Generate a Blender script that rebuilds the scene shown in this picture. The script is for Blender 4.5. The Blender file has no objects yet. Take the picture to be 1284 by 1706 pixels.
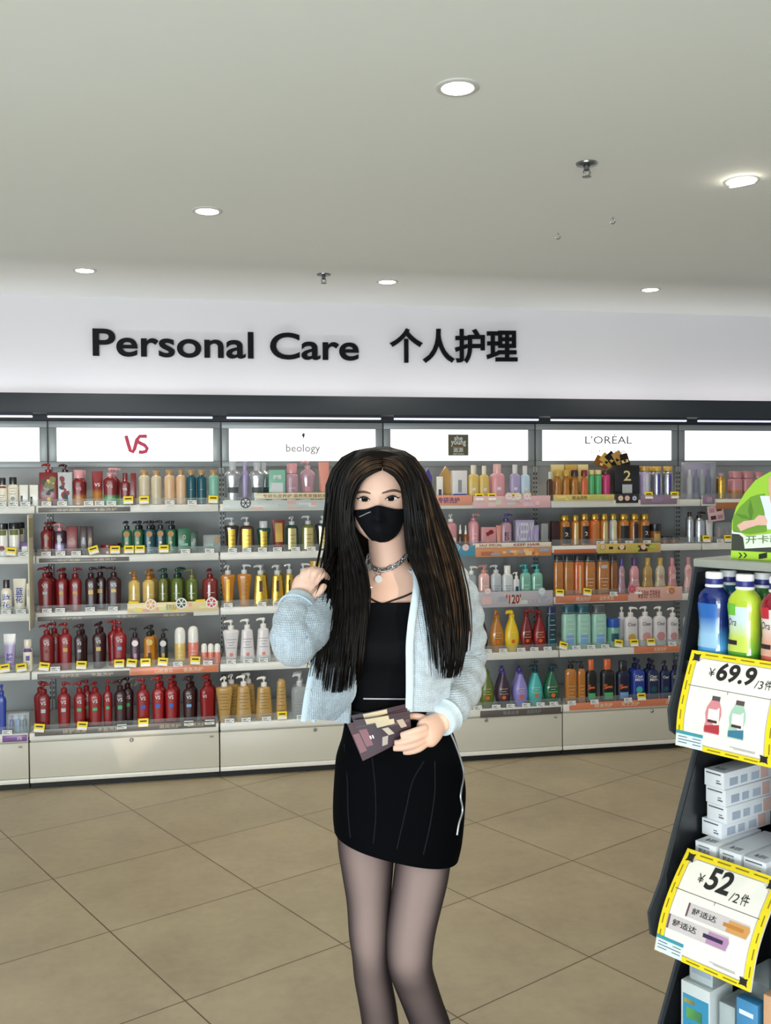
import bpy, bmesh, math, random
from mathutils import Vector, Matrix
from mathutils.bvhtree import BVHTree

random.seed(11)
scene = bpy.context.scene
COL = scene.collection
PI = math.pi

# ------------------------------------------------------------------ camera, world, lights, exposure
FPX, PITCH, ROLL, YAW, EYE = 1612.0, -0.02667, -0.00678, 1.37763, 1.6
IW, IH = 1284.0, 1706.0


def _camera_rows():
    cp, sp, c, s = math.cos(PITCH), math.sin(PITCH), math.cos(ROLL), math.sin(ROLL)
    fx, fy = math.cos(YAW), math.sin(YAW)
    M = Matrix(((1, 0, 0), (0, 0, -1), (0, 1, 0)))
    Rx = Matrix(((1, 0, 0), (0, cp, sp), (0, -sp, cp)))
    Rz = Matrix(((c, -s, 0), (s, c, 0), (0, 0, 1)))
    Yw = Matrix(((fy, -fx, 0), (fx, fy, 0), (0, 0, 1)))
    return Rz @ Rx @ M @ Yw


RM = _camera_rows()
RT = RM.transposed()
CAM = Vector((0, 0, EYE))
cam_data = bpy.data.cameras.new('camera')
cam_data.sensor_fit = 'HORIZONTAL'
cam_data.sensor_width = 36.0
cam_data.lens = 36.0 * FPX / IW
cam_data.clip_start = 0.02
cam = bpy.data.objects.new('camera', cam_data)
COL.objects.link(cam)
_rot = Matrix((RM[0], -RM[1], -RM[2])).transposed()
cam.matrix_world = Matrix.Translation(CAM) @ _rot.to_4x4()
scene.camera = cam

FWD = Vector((math.cos(YAW), math.sin(YAW), 0))
RGT = Vector((math.sin(YAW), -math.cos(YAW), 0))
UP = Vector((0, 0, 1))


def ray(u, v):
    return RT @ Vector(((u - 642) / FPX, (v - 853) / FPX, 1.0))


def camp(u, v, depth):
    return CAM + ray(u, v) * depth


def on_y(u, v, y):
    r = ray(u, v)
    return CAM + r * (y / r.y)


def on_z(u, v, z):
    r = ray(u, v)
    return CAM + r * ((z - EYE) / r.z)


def lin(c):
    return c / 12.92 if c <= 0.04045 else ((c + 0.055) / 1.055) ** 2.4


def hexc(h):
    return tuple(lin(int(h[i:i + 2], 16) / 255) for i in (0, 2, 4))


world = bpy.data.worlds.new('shop_daylight')
scene.world = world
world.use_nodes = True
bg = world.node_tree.nodes['Background']
bg.inputs['Color'].default_value = (0.90, 0.95, 1.0, 1)
bg.inputs['Strength'].default_value = 0.46

scene.view_settings.view_transform = 'Standard'
scene.view_settings.look = 'None'
scene.view_settings.gamma = 1.0
scene.view_settings.exposure = -0.06
scene.view_settings.use_curve_mapping = False


def area_light(name, loc, target, sx, sy, power, color):
    d = bpy.data.lights.new(name, 'AREA')
    d.shape = 'RECTANGLE'
    d.size, d.size_y, d.energy, d.color = sx, sy, power, color
    o = bpy.data.objects.new(name, d)
    COL.objects.link(o)
    o.location = loc
    o.rotation_euler = (Vector(target) - Vector(loc)).to_track_quat('-Z', 'Y').to_euler()
    return o


def spot_light(name, loc, target, power, color, angle, blend=0.4, size=0.04):
    d = bpy.data.lights.new(name, 'SPOT')
    d.energy, d.color, d.spot_size, d.spot_blend, d.shadow_soft_size = power, color, angle, blend, size
    o = bpy.data.objects.new(name, d)
    COL.objects.link(o)
    o.location = loc
    o.rotation_euler = (Vector(target) - Vector(loc)).to_track_quat('-Z', 'Y').to_euler()
    return o


# daylight through the glazed shop front behind the photographer
area_light('shopfront_daylight', (-2.0, -3.2, 1.4), (-0.2, 3.0, 1.2), 5.0, 2.2, 105, (0.93, 0.98, 1.0))
area_light('ceiling_fill', (-2.0, -2.6, 0.3), (-1.4, -0.6, 2.7), 5.0, 2.0, 430, (0.86, 0.97, 1.0))  # added unseen fill, aimed upwards to brighten the ceiling
# low sun through the door on the right, catching her sleeve and hair
spot_light('door_sunlight', (2.3, -3.0, 2.4), camp(752, 1090, 2.2), 700, (1.0, 0.86, 0.66), math.radians(5.4), 0.35, 0.02)
DOWNLIGHT_POWER = 28
COVE_POWER = 1.25
LIGHTBOX_STRENGTH = 1.5

# ------------------------------------------------------------------ materials
MATS = {}


def _nt(name):
    m = bpy.data.materials.new(name)
    m.use_nodes = True
    nt = m.node_tree
    return m, nt, nt.nodes['Principled BSDF']


def mat(color, rough=0.45, metal=0.0, coat=0.0, noise=0.06, nscale=40, bump=0.0, emit=0.0, sub=0.0, trans=0.0, key=None, spec=0.5):
    """procedural surface: base colour slightly broken up by noise"""
    if isinstance(color, str):
        color = hexc(color)
    k = (tuple(round(c, 4) for c in color), rough, metal, coat, noise, nscale, bump, emit, sub, trans, spec)
    if k in MATS:
        return MATS[k]
    m, nt, b = _nt(key or 'surface_%d' % len(MATS))
    N, L = nt.nodes, nt.links
    b.inputs['Roughness'].default_value = rough
    b.inputs['Metallic'].default_value = metal
    b.inputs['Specular IOR Level'].default_value = spec
    b.inputs['Coat Weight'].default_value = coat
    b.inputs['Coat Roughness'].default_value = 0.12
    b.inputs['Transmission Weight'].default_value = trans
    if sub:
        b.inputs['Subsurface Weight'].default_value = sub
        b.inputs['Subsurface Radius'].default_value = (0.012, 0.005, 0.003)
        b.inputs['Subsurface Scale'].default_value = 0.6
    tc = N.new('ShaderNodeTexCoord')
    nz = N.new('ShaderNodeTexNoise')
    nz.inputs['Scale'].default_value = nscale
    nz.inputs['Detail'].default_value = 3
    L.new(tc.outputs['Object'], nz.inputs['Vector'])
    mx = N.new('ShaderNodeMix')
    mx.data_type = 'RGBA'
    mx.inputs[6].default_value = tuple(c * (1 - noise) for c in color) + (1,)
    mx.inputs[7].default_value = tuple(min(1, c * (1 + noise)) for c in color) + (1,)
    L.new(nz.outputs['Fac'], mx.inputs[0])
    L.new(mx.outputs[2], b.inputs['Base Color'])
    if bump:
        bp = N.new('ShaderNodeBump')
        bp.inputs['Strength'].default_value = bump
        bp.inputs['Distance'].default_value = 0.004
        L.new(nz.outputs['Fac'], bp.inputs['Height'])
        L.new(bp.outputs['Normal'], b.inputs['Normal'])
    if emit:
        b.inputs['Emission Color'].default_value = tuple(color) + (1,)
        b.inputs['Emission Strength'].default_value = emit
    MATS[k] = m
    return m


def grad_mat(c1, c2, p0=0.35, p1=0.6, rough=0.3, metal=0.0, coat=0.4):
    k = ('grad', c1, c2, p0, p1, rough, metal)
    if k in MATS:
        return MATS[k]
    m, nt, b = _nt('two_tone_%d' % len(MATS))
    N, L = nt.nodes, nt.links
    tc = N.new('ShaderNodeTexCoord')
    sx = N.new('ShaderNodeSeparateXYZ')
    cr = N.new('ShaderNodeValToRGB')
    cr.color_ramp.elements[0].position = p0
    cr.color_ramp.elements[1].position = p1
    cr.color_ramp.elements[0].color = hexc(c2) + (1,)
    cr.color_ramp.elements[1].color = hexc(c1) + (1,)
    L.new(tc.outputs['Generated'], sx.inputs[0])
    L.new(sx.outputs['Z'], cr.inputs[0])
    L.new(cr.outputs[0], b.inputs['Base Color'])
    b.inputs['Roughness'].default_value = rough
    b.inputs['Metallic'].default_value = metal
    b.inputs['Coat Weight'].default_value = coat
    MATS[k] = m
    return m


def clear_mat(tint='f4f8f8', alpha=0.16, rough=0.08):
    k = ('clear', tint, alpha, rough)
    if k in MATS:
        return MATS[k]
    m, nt, b = _nt('clear_plastic_%d' % len(MATS))
    N, L = nt.nodes, nt.links
    tr = N.new('ShaderNodeBsdfTransparent')
    mx = N.new('ShaderNodeMixShader')
    fr = N.new('ShaderNodeFresnel')
    fr.inputs['IOR'].default_value = 1.45
    ma = N.new('ShaderNodeMath')
    ma.operation = 'ADD'
    ma.use_clamp = True
    ma.inputs[1].default_value = alpha
    L.new(fr.outputs[0], ma.inputs[0])
    tr.inputs['Color'].default_value = (0.97, 0.985, 0.985, 1)
    b.inputs['Base Color'].default_value = hexc(tint) + (1,)
    b.inputs['Roughness'].default_value = rough
    L.new(ma.outputs[0], mx.inputs[0])
    L.new(tr.outputs[0], mx.inputs[1])
    L.new(b.outputs[0], mx.inputs[2])
    L.new(mx.outputs[0], N['Material Output'].inputs['Surface'])
    MATS[k] = m
    return m


# ------------------------------------------------------------------ mesh building
class G:
    def __init__(self):
        self.v, self.f, self.m = [], [], []

    def add(self, vs, fs, mi=0):
        o = len(self.v)
        self.v.extend(Vector(p) for p in vs)
        for f in fs:
            self.f.append(tuple(i + o for i in f))
            self.m.append(mi)
        return self

    def merge(self, g, T=None):
        o = len(self.v)
        self.v.extend((T @ p if T else p.copy()) for p in g.v)
        self.f.extend(tuple(i + o for i in f) for f in g.f)
        self.m.extend(g.m)
        return self

    def box(self, x0, x1, y0, y1, z0, z1, bev=0.0, mi=0):
        if bev <= 0:
            vs = [(x, y, z) for x in (x0, x1) for y in (y0, y1) for z in (z0, z1)]
            return self.add(vs, [(0, 1, 3, 2), (4, 6, 7, 5), (0, 4, 5, 1), (2, 3, 7, 6), (0, 2, 6, 4), (1, 5, 7, 3)], mi)
        b = bmesh.new()
        bmesh.ops.create_cube(b, size=1.0)
        for p in b.verts:
            p.co = Vector(((x0 + x1) / 2 + p.co.x * (x1 - x0), (y0 + y1) / 2 + p.co.y * (y1 - y0), (z0 + z1) / 2 + p.co.z * (z1 - z0)))
        bmesh.ops.bevel(b, geom=list(b.edges), offset=bev, segments=2, profile=0.5, affect='EDGES')
        b.verts.index_update()
        self.add([p.co.copy() for p in b.verts], [[p.index for p in f.verts] for f in b.faces], mi)
        b.free()
        return self

    def loft(self, rings, c0=True, c1=True, mi=0, closed=True):
        n = len(rings[0])
        vs = [p for r in rings for p in r]
        fs = []
        for i in range(len(rings) - 1):
            for j in range(n if closed else n - 1):
                k = (j + 1) % n
                fs.append((i * n + j, i * n + k, (i + 1) * n + k, (i + 1) * n + j))
        if c0:
            fs.append(tuple(range(n - 1, -1, -1)))
        if c1:
            o = (len(rings) - 1) * n
            fs.append(tuple(range(o, o + n)))
        return self.add(vs, fs, mi)

    def lathe(self, prof, n=20, cx=0.0, cy=0.0, sy=1.0, mi=0):
        rings = [[Vector((cx + r * math.cos(2 * PI * j / n), cy + sy * r * math.sin(2 * PI * j / n), z)) for j in range(n)] for r, z in prof]
        return self.loft(rings, mi=mi)

    def tube(self, pts, rads, n=8, mi=0, caps=True, flat=None):
        pts = [Vector(p) for p in pts]
        if not hasattr(rads, '__len__'):
            rads = [rads] * len(pts)
        rings, prev = [], None
        for i, p in enumerate(pts):
            t = (pts[min(i + 1, len(pts) - 1)] - pts[max(i - 1, 0)])
            t = t.normalized() if t.length > 1e-9 else Vector((0, 0, 1))
            if prev is None:
                a = Vector((0, 1, 0)) if abs(t.y) < 0.8 else Vector((1, 0, 0))
            else:
                a = prev
            a = (a - t * a.dot(t)).normalized()
            prev = a
            b = t.cross(a)
            r = rads[i]
            fl = flat or (1.0, 1.0)
            rings.append([p + a * (r * fl[0] * math.cos(2 * PI * j / n)) + b * (r * fl[1] * math.sin(2 * PI * j / n)) for j in range(n)])
        return self.loft(rings, caps, caps, mi)

    def prism(self, poly, fmap, t0, t1, mi=0):
        """2-D outline poly mapped by fmap(x, y, t) between t0 and t1"""
        n = len(poly)
        vs = [fmap(x, y, t0) for x, y in poly] + [fmap(x, y, t1) for x, y in poly]
        fs = [tuple(range(n - 1, -1, -1)), tuple(range(n, 2 * n))]
        fs += [(i, (i + 1) % n, n + (i + 1) % n, n + i) for i in range(n)]
        return self.add(vs, fs, mi)

    def sheet(self, rows, thick=0.0, mi=0):
        """grid of points; with thick, a closed slab along the local normals"""
        n, k = len(rows), len(rows[0])
        vs = [Vector(p) for r in rows for p in r]
        fs = [(i * k + j, i * k + j + 1, (i + 1) * k + j + 1, (i + 1) * k + j) for i in range(n - 1) for j in range(k - 1)]
        if thick:
            nor = []
            for i in range(n):
                for j in range(k):
                    a = Vector(rows[i][min(j + 1, k - 1)]) - Vector(rows[i][max(j - 1, 0)])
                    b = Vector(rows[min(i + 1, n - 1)][j]) - Vector(rows[max(i - 1, 0)][j])
                    c = a.cross(b)
                    nor.append(c.normalized() if c.length > 1e-12 else Vector((0, -1, 0)))
            o = n * k
            vs = vs + [p + q * thick for p, q in zip(vs, nor)]
            fs = fs + [tuple(o + i for i in reversed(f)) for f in fs]
            edge = [(0, j) for j in range(k)] + [(i, k - 1) for i in range(1, n)] + [(n - 1, j) for j in range(k - 2, -1, -1)] + [(i, 0) for i in range(n - 2, 0, -1)]
            for a, b in zip(edge, edge[1:] + edge[:1]):
                ia, ib = a[0] * k + a[1], b[0] * k + b[1]
                fs.append((ib, ia, o + ia, o + ib))
        return self.add(vs, fs, mi)

    def mesh(self, name, mats, sharp=38, smooth=True):
        me = bpy.data.meshes.new(name)
        me.from_pydata([tuple(p) for p in self.v], [], self.f)
        b = bmesh.new()
        b.from_mesh(me)
        bmesh.ops.recalc_face_normals(b, faces=list(b.faces))
        b.to_mesh(me)
        b.free()
        if not isinstance(mats, (list, tuple)):
            mats = [mats]
        for m in mats:
            me.materials.append(m)
        me.polygons.foreach_set('material_index', self.m)
        if smooth:
            me.polygons.foreach_set('use_smooth', [True] * len(me.polygons))
            me.set_sharp_from_angle(angle=math.radians(sharp))
        me.update()
        return me

    def build(self, name, mats, parent=None, sharp=38, smooth=True, label=None):
        o = bpy.data.objects.new(name, self.mesh(name, mats, sharp, smooth))
        COL.objects.link(o)
        if parent:
            o.parent = parent
        if label:
            o['label'] = label
        return o


def tag(o, label, cat, group=None, kind=None):
    o['label'], o['category'] = label, cat
    if group:
        o['group'] = group
    if kind:
        o['kind'] = kind
    return o


def thing(name, label, cat, loc=(0, 0, 0), rotz=0.0, group=None):
    o = bpy.data.objects.new(name, None)
    o.empty_display_size = 0.05
    COL.objects.link(o)
    o.location = loc
    o.rotation_euler = (0, 0, rotz)
    return tag(o, label, cat, group)


def struct(o):
    o['kind'] = 'structure'
    return o


_TXT = {}


def text_geo(s, bold=0.0, res=3, shear=0.0, extrude=0.0, bevel=0.0):
    k = (s, bold, res, shear, extrude, bevel)
    if k in _TXT:
        return _TXT[k]
    c = bpy.data.curves.new('lettering', 'FONT')
    c.body, c.size, c.offset, c.resolution_u, c.shear, c.extrude = s, 1.0, bold, res, shear, extrude
    c.bevel_depth, c.bevel_resolution = bevel, 1
    o = bpy.data.objects.new('lettering', c)
    COL.objects.link(o)
    dg = bpy.context.evaluated_depsgraph_get()
    me = bpy.data.meshes.new_from_object(o.evaluated_get(dg))
    vs = [p.co.copy() for p in me.vertices]
    fs = [tuple(p.vertices) for p in me.polygons]
    bpy.data.objects.remove(o)
    bpy.data.curves.remove(c)
    bpy.data.meshes.remove(me)
    xs = [p.x for p in vs] or [0, 1]
    ys = [p.y for p in vs] or [0, 1]
    _TXT[k] = (vs, fs, (min(xs), max(xs), min(ys), max(ys)))
    return _TXT[k]


def text_into(g, s, x0, x1, y0, y1, fmap, bold=0.0, fit='both', mi=0, res=2, shear=0.0):
    """flat lettering fitted in the box x0..x1, y0..y1 of a 2-D space mapped by fmap(x, y)"""
    vs, fs, (a, b, c, d) = text_geo(s, bold, res, shear)
    if not vs:
        return
    sx, sy = (x1 - x0) / (b - a), (y1 - y0) / (d - c)
    if fit == 'h':
        sx = sy
    ox = (x0 + x1) / 2 - (a + b) / 2 * sx
    g.add([fmap(ox + p.x * sx, y0 + (p.y - c) * sy) for p in vs], fs, mi)


def catmull(pts, n):
    """resample a polyline of vectors with a Catmull-Rom curve"""
    P = [Vector(p) for p in pts]
    P = [P[0] * 2 - P[1]] + P + [P[-1] * 2 - P[-2]]
    out = []
    segs = len(P) - 3
    for i in range(n):
        x = i / (n - 1) * segs
        k = min(int(x), segs - 1)
        t = x - k
        a, b, c, d = P[k:k + 4]
        out.append(0.5 * ((2 * b) + (c - a) * t + (2 * a - 5 * b + 4 * c - d) * t * t + (3 * b - a - 3 * c + d) * t ** 3))
    return out


def lerp_list(xs, ys, x):
    if x <= xs[0]:
        return ys[0]
    for i in range(len(xs) - 1):
        if x <= xs[i + 1]:
            t = (x - xs[i]) / (xs[i + 1] - xs[i])
            return ys[i] * (1 - t) + ys[i + 1] * t
    return ys[-1]


def shear_x(y):
    return (y - 5.60) * 0.07


def slanted(g, xa, xb, y0, y1, z0, z1):
    """box whose sides follow the slight skew of the bays"""
    vs = [(x + shear_x(y) - shear_x(5.6), y, z) for x in (xa, xb) for y in (y0, y1) for z in (z0, z1)]
    return g.add(vs, [(0, 1, 3, 2), (4, 6, 7, 5), (0, 4, 5, 1), (2, 3, 7, 6), (0, 2, 6, 4), (1, 5, 7, 3)])


def seam_x(k, y):
    return -0.87 + 0.9975 * k + shear_x(y)


ORD = ['', 'first', 'second', 'third', 'fourth', 'fifth', 'sixth', 'seventh', 'eighth', 'ninth', 'tenth', 'eleventh', 'twelfth',
       'thirteenth', 'fourteenth', 'fifteenth', 'sixteenth', 'seventeenth', 'eighteenth', 'nineteenth', 'twentieth']
BAY = ['', 'in leftmost bay', 'under red letters', 'under faint letters', 'under dark square', 'under grey letters', 'in rightmost bay']
SHELF = ['', 'top shelf', 'second shelf', 'third shelf', 'fourth shelf', 'bottom deck']
# front edge plane, underside of the rail, and standing height of each level
LEV_Y = [0, 5.605, 5.590, 5.556, 5.440, 5.372]
LEV_B = [0, 1.462, 1.186, 0.876, 0.574, 0.262]
LEV_T = [0, 1.502, 1.226, 0.916, 0.614, 0.300]
CEIL = 2.737
WALL_Y = 6.0
# ------------------------------------------------------------------ the setting
def floor_mat():
    m, nt, b = _nt('stone_floor_tiles')
    N, L = nt.nodes, nt.links
    geo = N.new('ShaderNodeNewGeometry')
    mp = N.new('ShaderNodeMapping')
    mp.vector_type = 'TEXTURE'
    mp.inputs['Location'].default_value = (0.213, 3.849, 0)
    mp.inputs['Rotation'].default_value = (0, 0, math.atan2(0.451, 0.893))
    mp.inputs['Scale'].default_value = (0.6, 0.6, 0.6)
    L.new(geo.outputs['Position'], mp.inputs['Vector'])
    sx = N.new('ShaderNodeSeparateXYZ')
    L.new(mp.outputs[0], sx.inputs[0])

    def math_node(op, a, bv=None, c=None):
        n = N.new('ShaderNodeMath')
        n.operation = op
        for i, q in enumerate((a, bv, c)):
            if q is None:
                continue
            if isinstance(q, (int, float)):
                n.inputs[i].default_value = q
            else:
                L.new(q, n.inputs[i])
        return n.outputs[0]
    dist = []
    for ax in ('X', 'Y'):
        fr = math_node('FRACT', math_node('ADD', sx.outputs[ax], 100.5))
        dist.append(math_node('ABSOLUTE', math_node('SUBTRACT', fr, 0.5)))
    joint = math_node('LESS_THAN', math_node('MINIMUM', dist[0], dist[1]), 0.0042)
    cell = N.new('ShaderNodeCombineXYZ')
    L.new(math_node('FLOOR', math_node('ADD', sx.outputs['X'], 100.0)), cell.inputs[0])
    L.new(math_node('FLOOR', math_node('ADD', sx.outputs['Y'], 100.0)), cell.inputs[1])
    wn = N.new('ShaderNodeTexWhiteNoise')
    L.new(cell.outputs[0], wn.inputs['Vector'])
    n1 = N.new('ShaderNodeTexNoise')
    n1.inputs['Scale'].default_value = 2.6
    n1.inputs['Detail'].default_value = 8
    n1.inputs['Roughness'].default_value = 0.65
    L.new(geo.outputs['Position'], n1.inputs['Vector'])
    n2 = N.new('ShaderNodeTexNoise')
    n2.inputs['Scale'].default_value = 26
    n2.inputs['Detail'].default_value = 5
    L.new(geo.outputs['Position'], n2.inputs['Vector'])
    cr = N.new('ShaderNodeValToRGB')
    cr.color_ramp.elements[0].position = 0.3
    cr.color_ramp.elements[1].position = 0.72
    cr.color_ramp.elements[0].color = hexc('9b8d76') + (1,)
    cr.color_ramp.elements[1].color = hexc('b7a98c') + (1,)
    L.new(math_node('ADD', math_node('MULTIPLY', n1.outputs['Fac'], 0.75), math_node('MULTIPLY', n2.outputs['Fac'], 0.25)), cr.inputs[0])
    hs = N.new('ShaderNodeHueSaturation')
    L.new(cr.outputs[0], hs.inputs['Color'])
    L.new(math_node('ADD', math_node('MULTIPLY', wn.outputs['Value'], 0.10), 0.95), hs.inputs['Value'])
    mx = N.new('ShaderNodeMix')
    mx.data_type = 'RGBA'
    L.new(joint, mx.inputs[0])
    L.new(hs.outputs[0], mx.inputs[6])
    mx.inputs[7].default_value = hexc('5c4c38') + (1,)
    L.new(mx.outputs[2], b.inputs['Base Color'])
    L.new(math_node('ADD', math_node('MULTIPLY', n1.outputs['Fac'], 0.25), 0.26), b.inputs['Roughness'])
    bp = N.new('ShaderNodeBump')
    bp.inputs['Strength'].default_value = 0.25
    bp.inputs['Distance'].default_value = 0.002
    L.new(math_node('SUBTRACT', 1.0, joint), bp.inputs['Height'])
    L.new(bp.outputs[0], b.inputs['Normal'])
    return m


struct(G().box(-4.5, 7.5, -3.6, 6.4, -0.08, 0.0).build('floor', floor_mat()))
M_CEIL = mat('eef1ee', 0.85, noise=0.015, nscale=1.5)
struct(G().box(-4.5, 7.5, -3.6, 6.4, CEIL, CEIL + 0.08).build('ceiling', M_CEIL))
M_FASCIA = mat('dcdade', 0.7, noise=0.012, nscale=2)
struct(G().box(-4.5, 7.5, WALL_Y, WALL_Y + 0.12, 0.0, CEIL).build('wall_back', M_FASCIA))

# dark cove trough running along the wall above the lit panels, with its light strip
M_DARKSTRIP = mat('393d43', 0.5, noise=0.03, spec=.25)
g = G()
g.box(-4.0, 7.0, 5.70, 5.724, 2.026, 2.136, 0.003)
g.box(-4.0, 7.0, 5.724, 5.99, 2.028, 2.040)
g.box(-4.0, 7.0, 5.93, 5.99, 1.998, 2.028)
struct(g.build('trim_1', M_DARKSTRIP))
M_LED = mat('e4e9ff', 0.4, emit=0.8, noise=0.0, key='led_strip')
for k in range(-2, 6):
    x0, x1 = seam_x(k, 5.78) + 0.04, seam_x(k + 1, 5.78) - 0.04
    o = G().box(x0, x1, 5.728, 5.744, 2.000, 2.0115, 0.003).build('tube_light', M_LED)
    G().box(x0, x1, 5.727, 5.747, 2.0118, 2.0278).build('housing', M_DARKSTRIP, o)
    side = ['far left out of the photo', 'above the leftmost bay', 'above the red-lettered panel', 'above the faint-lettered panel',
            'above the dark-square panel', 'above the thin grey lettering', 'above the rightmost bay', 'far right behind the stand'][k + 2]
    tag(o, 'slim white light tube under the dark trough, ' + side, 'light', 'light tubes under the trough')
    d = bpy.data.lights.new('cove_light', 'AREA')
    d.shape, d.size, d.size_y, d.energy, d.color = 'RECTANGLE', 0.95, 0.05, COVE_POWER, (1.0, 0.97, 0.97)
    lo = bpy.data.objects.new('cove_light', d)
    COL.objects.link(lo)
    lo.location = ((x0 + x1) / 2, 5.80, 2.06)
    lo.rotation_euler = (math.radians(180 - 28), 0, 0)

# raised lettering on the fascia
sign = thing('wall_sign', 'raised black store section lettering on the white fascia', 'sign', (0.72, WALL_Y, 2.39))
M_LETTER = mat('07080c', 0.5, spec=.15)


def islands(vs, fs):
    par = list(range(len(vs)))

    def find(i):
        while par[i] != i:
            par[i] = par[par[i]]
            i = par[i]
        return i
    for f in fs:
        for a in f[1:]:
            par[find(a)] = find(f[0])
    return [find(i) for i in range(len(vs))]


def raised_text(s, xa, za, xb, zb, cap_h, bold, cells=None, nm='letter'):
    vs, fs, (a, b, c, d) = text_geo(s, bold, 6, 0.0, 0.02, 0.012)
    fs2 = fs
    sx = (xb - xa) / (b - a)
    if cells:
        ids = [min(cells - 1, int((p.x - a) / (b - a) * cells)) for p in vs]
    else:
        ids = islands(vs, fs)
    groups = {}
    for f in fs2:
        groups.setdefault(ids[f[0]], []).append(f)
    sy = cap_h
    for gid, ff in sorted(groups.items(), key=lambda q: min(vs[q[1][0][0]].x for _ in (0,))):
        used = sorted({i for f in ff for i in f})
        ix = {u: n for n, u in enumerate(used)}
        pts = []
        for u in used:
            p = vs[u]
            x = xa + (p.x - a) * sx
            t = (x - xa) / (xb - xa)
            pts.append(Vector((x, WALL_Y - 0.001 - (p.z + 0.032) * 0.33, za + (zb - za) * t + (p.y - (0 if not cells else c)) * sy)) - sign.location)
        G().add(pts, [tuple(ix[i] for i in f) for f in ff]).build(nm, M_LETTER, sign)


raised_text('Personal Care', -0.591, 2.389, 1.008, 2.390, 0.225, 0.004)
raised_text('个人护理', 1.205, 2.372, 2.045, 2.388, 0.222, 0.012, cells=4, nm='chinese_character')

# ceiling fittings
M_TRIMRING = mat('cfd0cc', 0.4, noise=0.01)
M_LAMP = mat('fff6e4', 0.4, emit=16, noise=0.0, key='lamp_face')
M_CAN = mat('b9b5a8', 0.35, metal=0.3)
ROW = [(762, 145, 'largest round downlight, nearest the camera in the ceiling'), (345, 351, 'round downlight in the ceiling above the red lettered panel'),
       (141, 450, 'small far left downlight near the fascia'), (645, 469, 'small downlight above the gap in the lettering'),
       (1083, 482, 'small far right downlight near the fascia'), (1235, 301, 'tilted bright downlight at the right edge of the ceiling')]
for u, v, lab in ROW:
    p = on_z(u, v, CEIL)
    t = thing('downlight', 'recessed ' + lab, 'light', p, 0, 'recessed ceiling downlights')
    G().lathe([(0.0005, -0.0012), (0.0462, -0.0012), (0.047, -0.005), (0.056, -0.006), (0.062, -0.003), (0.062, 0.0)], 36).build('trim_ring', M_TRIMRING, t)
    lf = G().lathe([(0.0005, -0.0045), (0.043, -0.0045), (0.046, -0.001), (0.046, 0.0)], 32).build('lamp_face', M_LAMP, t)
    if u == 1235:
        lf.rotation_euler = (math.radians(8), math.radians(-11), 0)
        lf.location = (0.0, -0.004, -0.014)
    d = bpy.data.lights.new('downlight_beam', 'SPOT')
    d.energy, d.color, d.spot_size, d.spot_blend, d.shadow_soft_size = DOWNLIGHT_POWER, (1.0, 0.90, 0.74), math.radians(105), 0.8, 0.006
    lo = bpy.data.objects.new('downlight_beam', d)
    COL.objects.link(lo)
    lo.location = p - Vector((0, 0, 0.012 if u != 1235 else 0.034))

M_CHROME = mat('7c7f80', 0.25, metal=0.9)
for u, v, lab in ((977, 272, 'sprinkler head with round plate, right of the nearest downlight'), (539, 457, 'small sprinkler head near the fascia above the lettering')):
    p = on_z(u, v, CEIL)
    t = thing('sprinkler', 'chrome ceiling ' + lab, 'sprinkler', p, 0, 'ceiling sprinklers')
    G().lathe([(0.012, -0.001), (0.012, -0.010), (0.036, -0.006), (0.038, -0.001), (0.038, 0.0)], 28).build('escutcheon', M_CHROME, t)
    G().lathe([(0.010, -0.008), (0.010, -0.024), (0.006, -0.028), (0.0005, -0.028)], 16).build('body', M_CHROME, t)
    a = G()
    for s in (-1, 1):
        a.tube([(s * 0.009, 0, -0.022), (s * 0.013, 0, -0.034), (s * 0.003, 0, -0.047)], 0.0022, 6)
    a.build('frame_arms', M_CHROME, t)
    G().lathe([(0.0005, -0.046), (0.016, -0.047), (0.016, -0.049), (0.0005, -0.050)], 18).build('deflector', M_CHROME, t)
for u, v, lab in ((1020, 362, 'tiny ceiling hook, right one of the pair'), (929, 388, 'tiny ceiling hook, left one of the pair')):
    p = on_z(u, v, CEIL)
    a = G()
    pts = [Vector((0.0, 0, 0.0)), Vector((0, 0, -0.006))] + [Vector((0.011 * math.sin(q), 0, -0.017 + 0.011 * math.cos(q))) for q in [i * 0.5 for i in range(0, 10)]]
    a.tube(pts, 0.0018, 6)
    o = a.build('ceiling_hook', M_CHROME)
    o.location = p
    tag(o, 'grey ' + lab, 'hook', 'ceiling hooks')

# ------------------------------------------------------------------ shelving bays
M_WHITE = mat('e6e3dc', 0.35, noise=0.015)
M_CABINET = mat('cdc7b9', 0.4, noise=0.02, nscale=3)
M_BACK = mat('a5a8a9', 0.55, noise=0.02)
M_FRAME = mat('9a9fa0', 0.4, metal=0.2, noise=0.01)
M_BLACK = mat('0c0c0e', 0.6)
M_POST = mat('b4b6b5', 0.4)
M_SLOT = mat('15161a', 0.6)
M_PANEL = mat('ffffff', 0.3, emit=LIGHTBOX_STRENGTH, noise=0.0, key='lit_panel')
M_ACRYL = clear_mat('dfe4e4', 0.07, 0.3)
M_CHROME2 = mat('b8b9b8', 0.2, metal=0.9)
BAY_LABEL = ['', 'white shelving bay at the left edge under a blank lit panel', 'white shelving bay under the lit panel with red letters',
             'white shelving bay under the faint-lettered lit panel left of the woman', 'white shelving bay under the lit panel with a dark square logo',
             'white shelving bay under the lit panel with thin grey letters', 'white shelving bay behind the black stand at the right edge']
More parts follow.
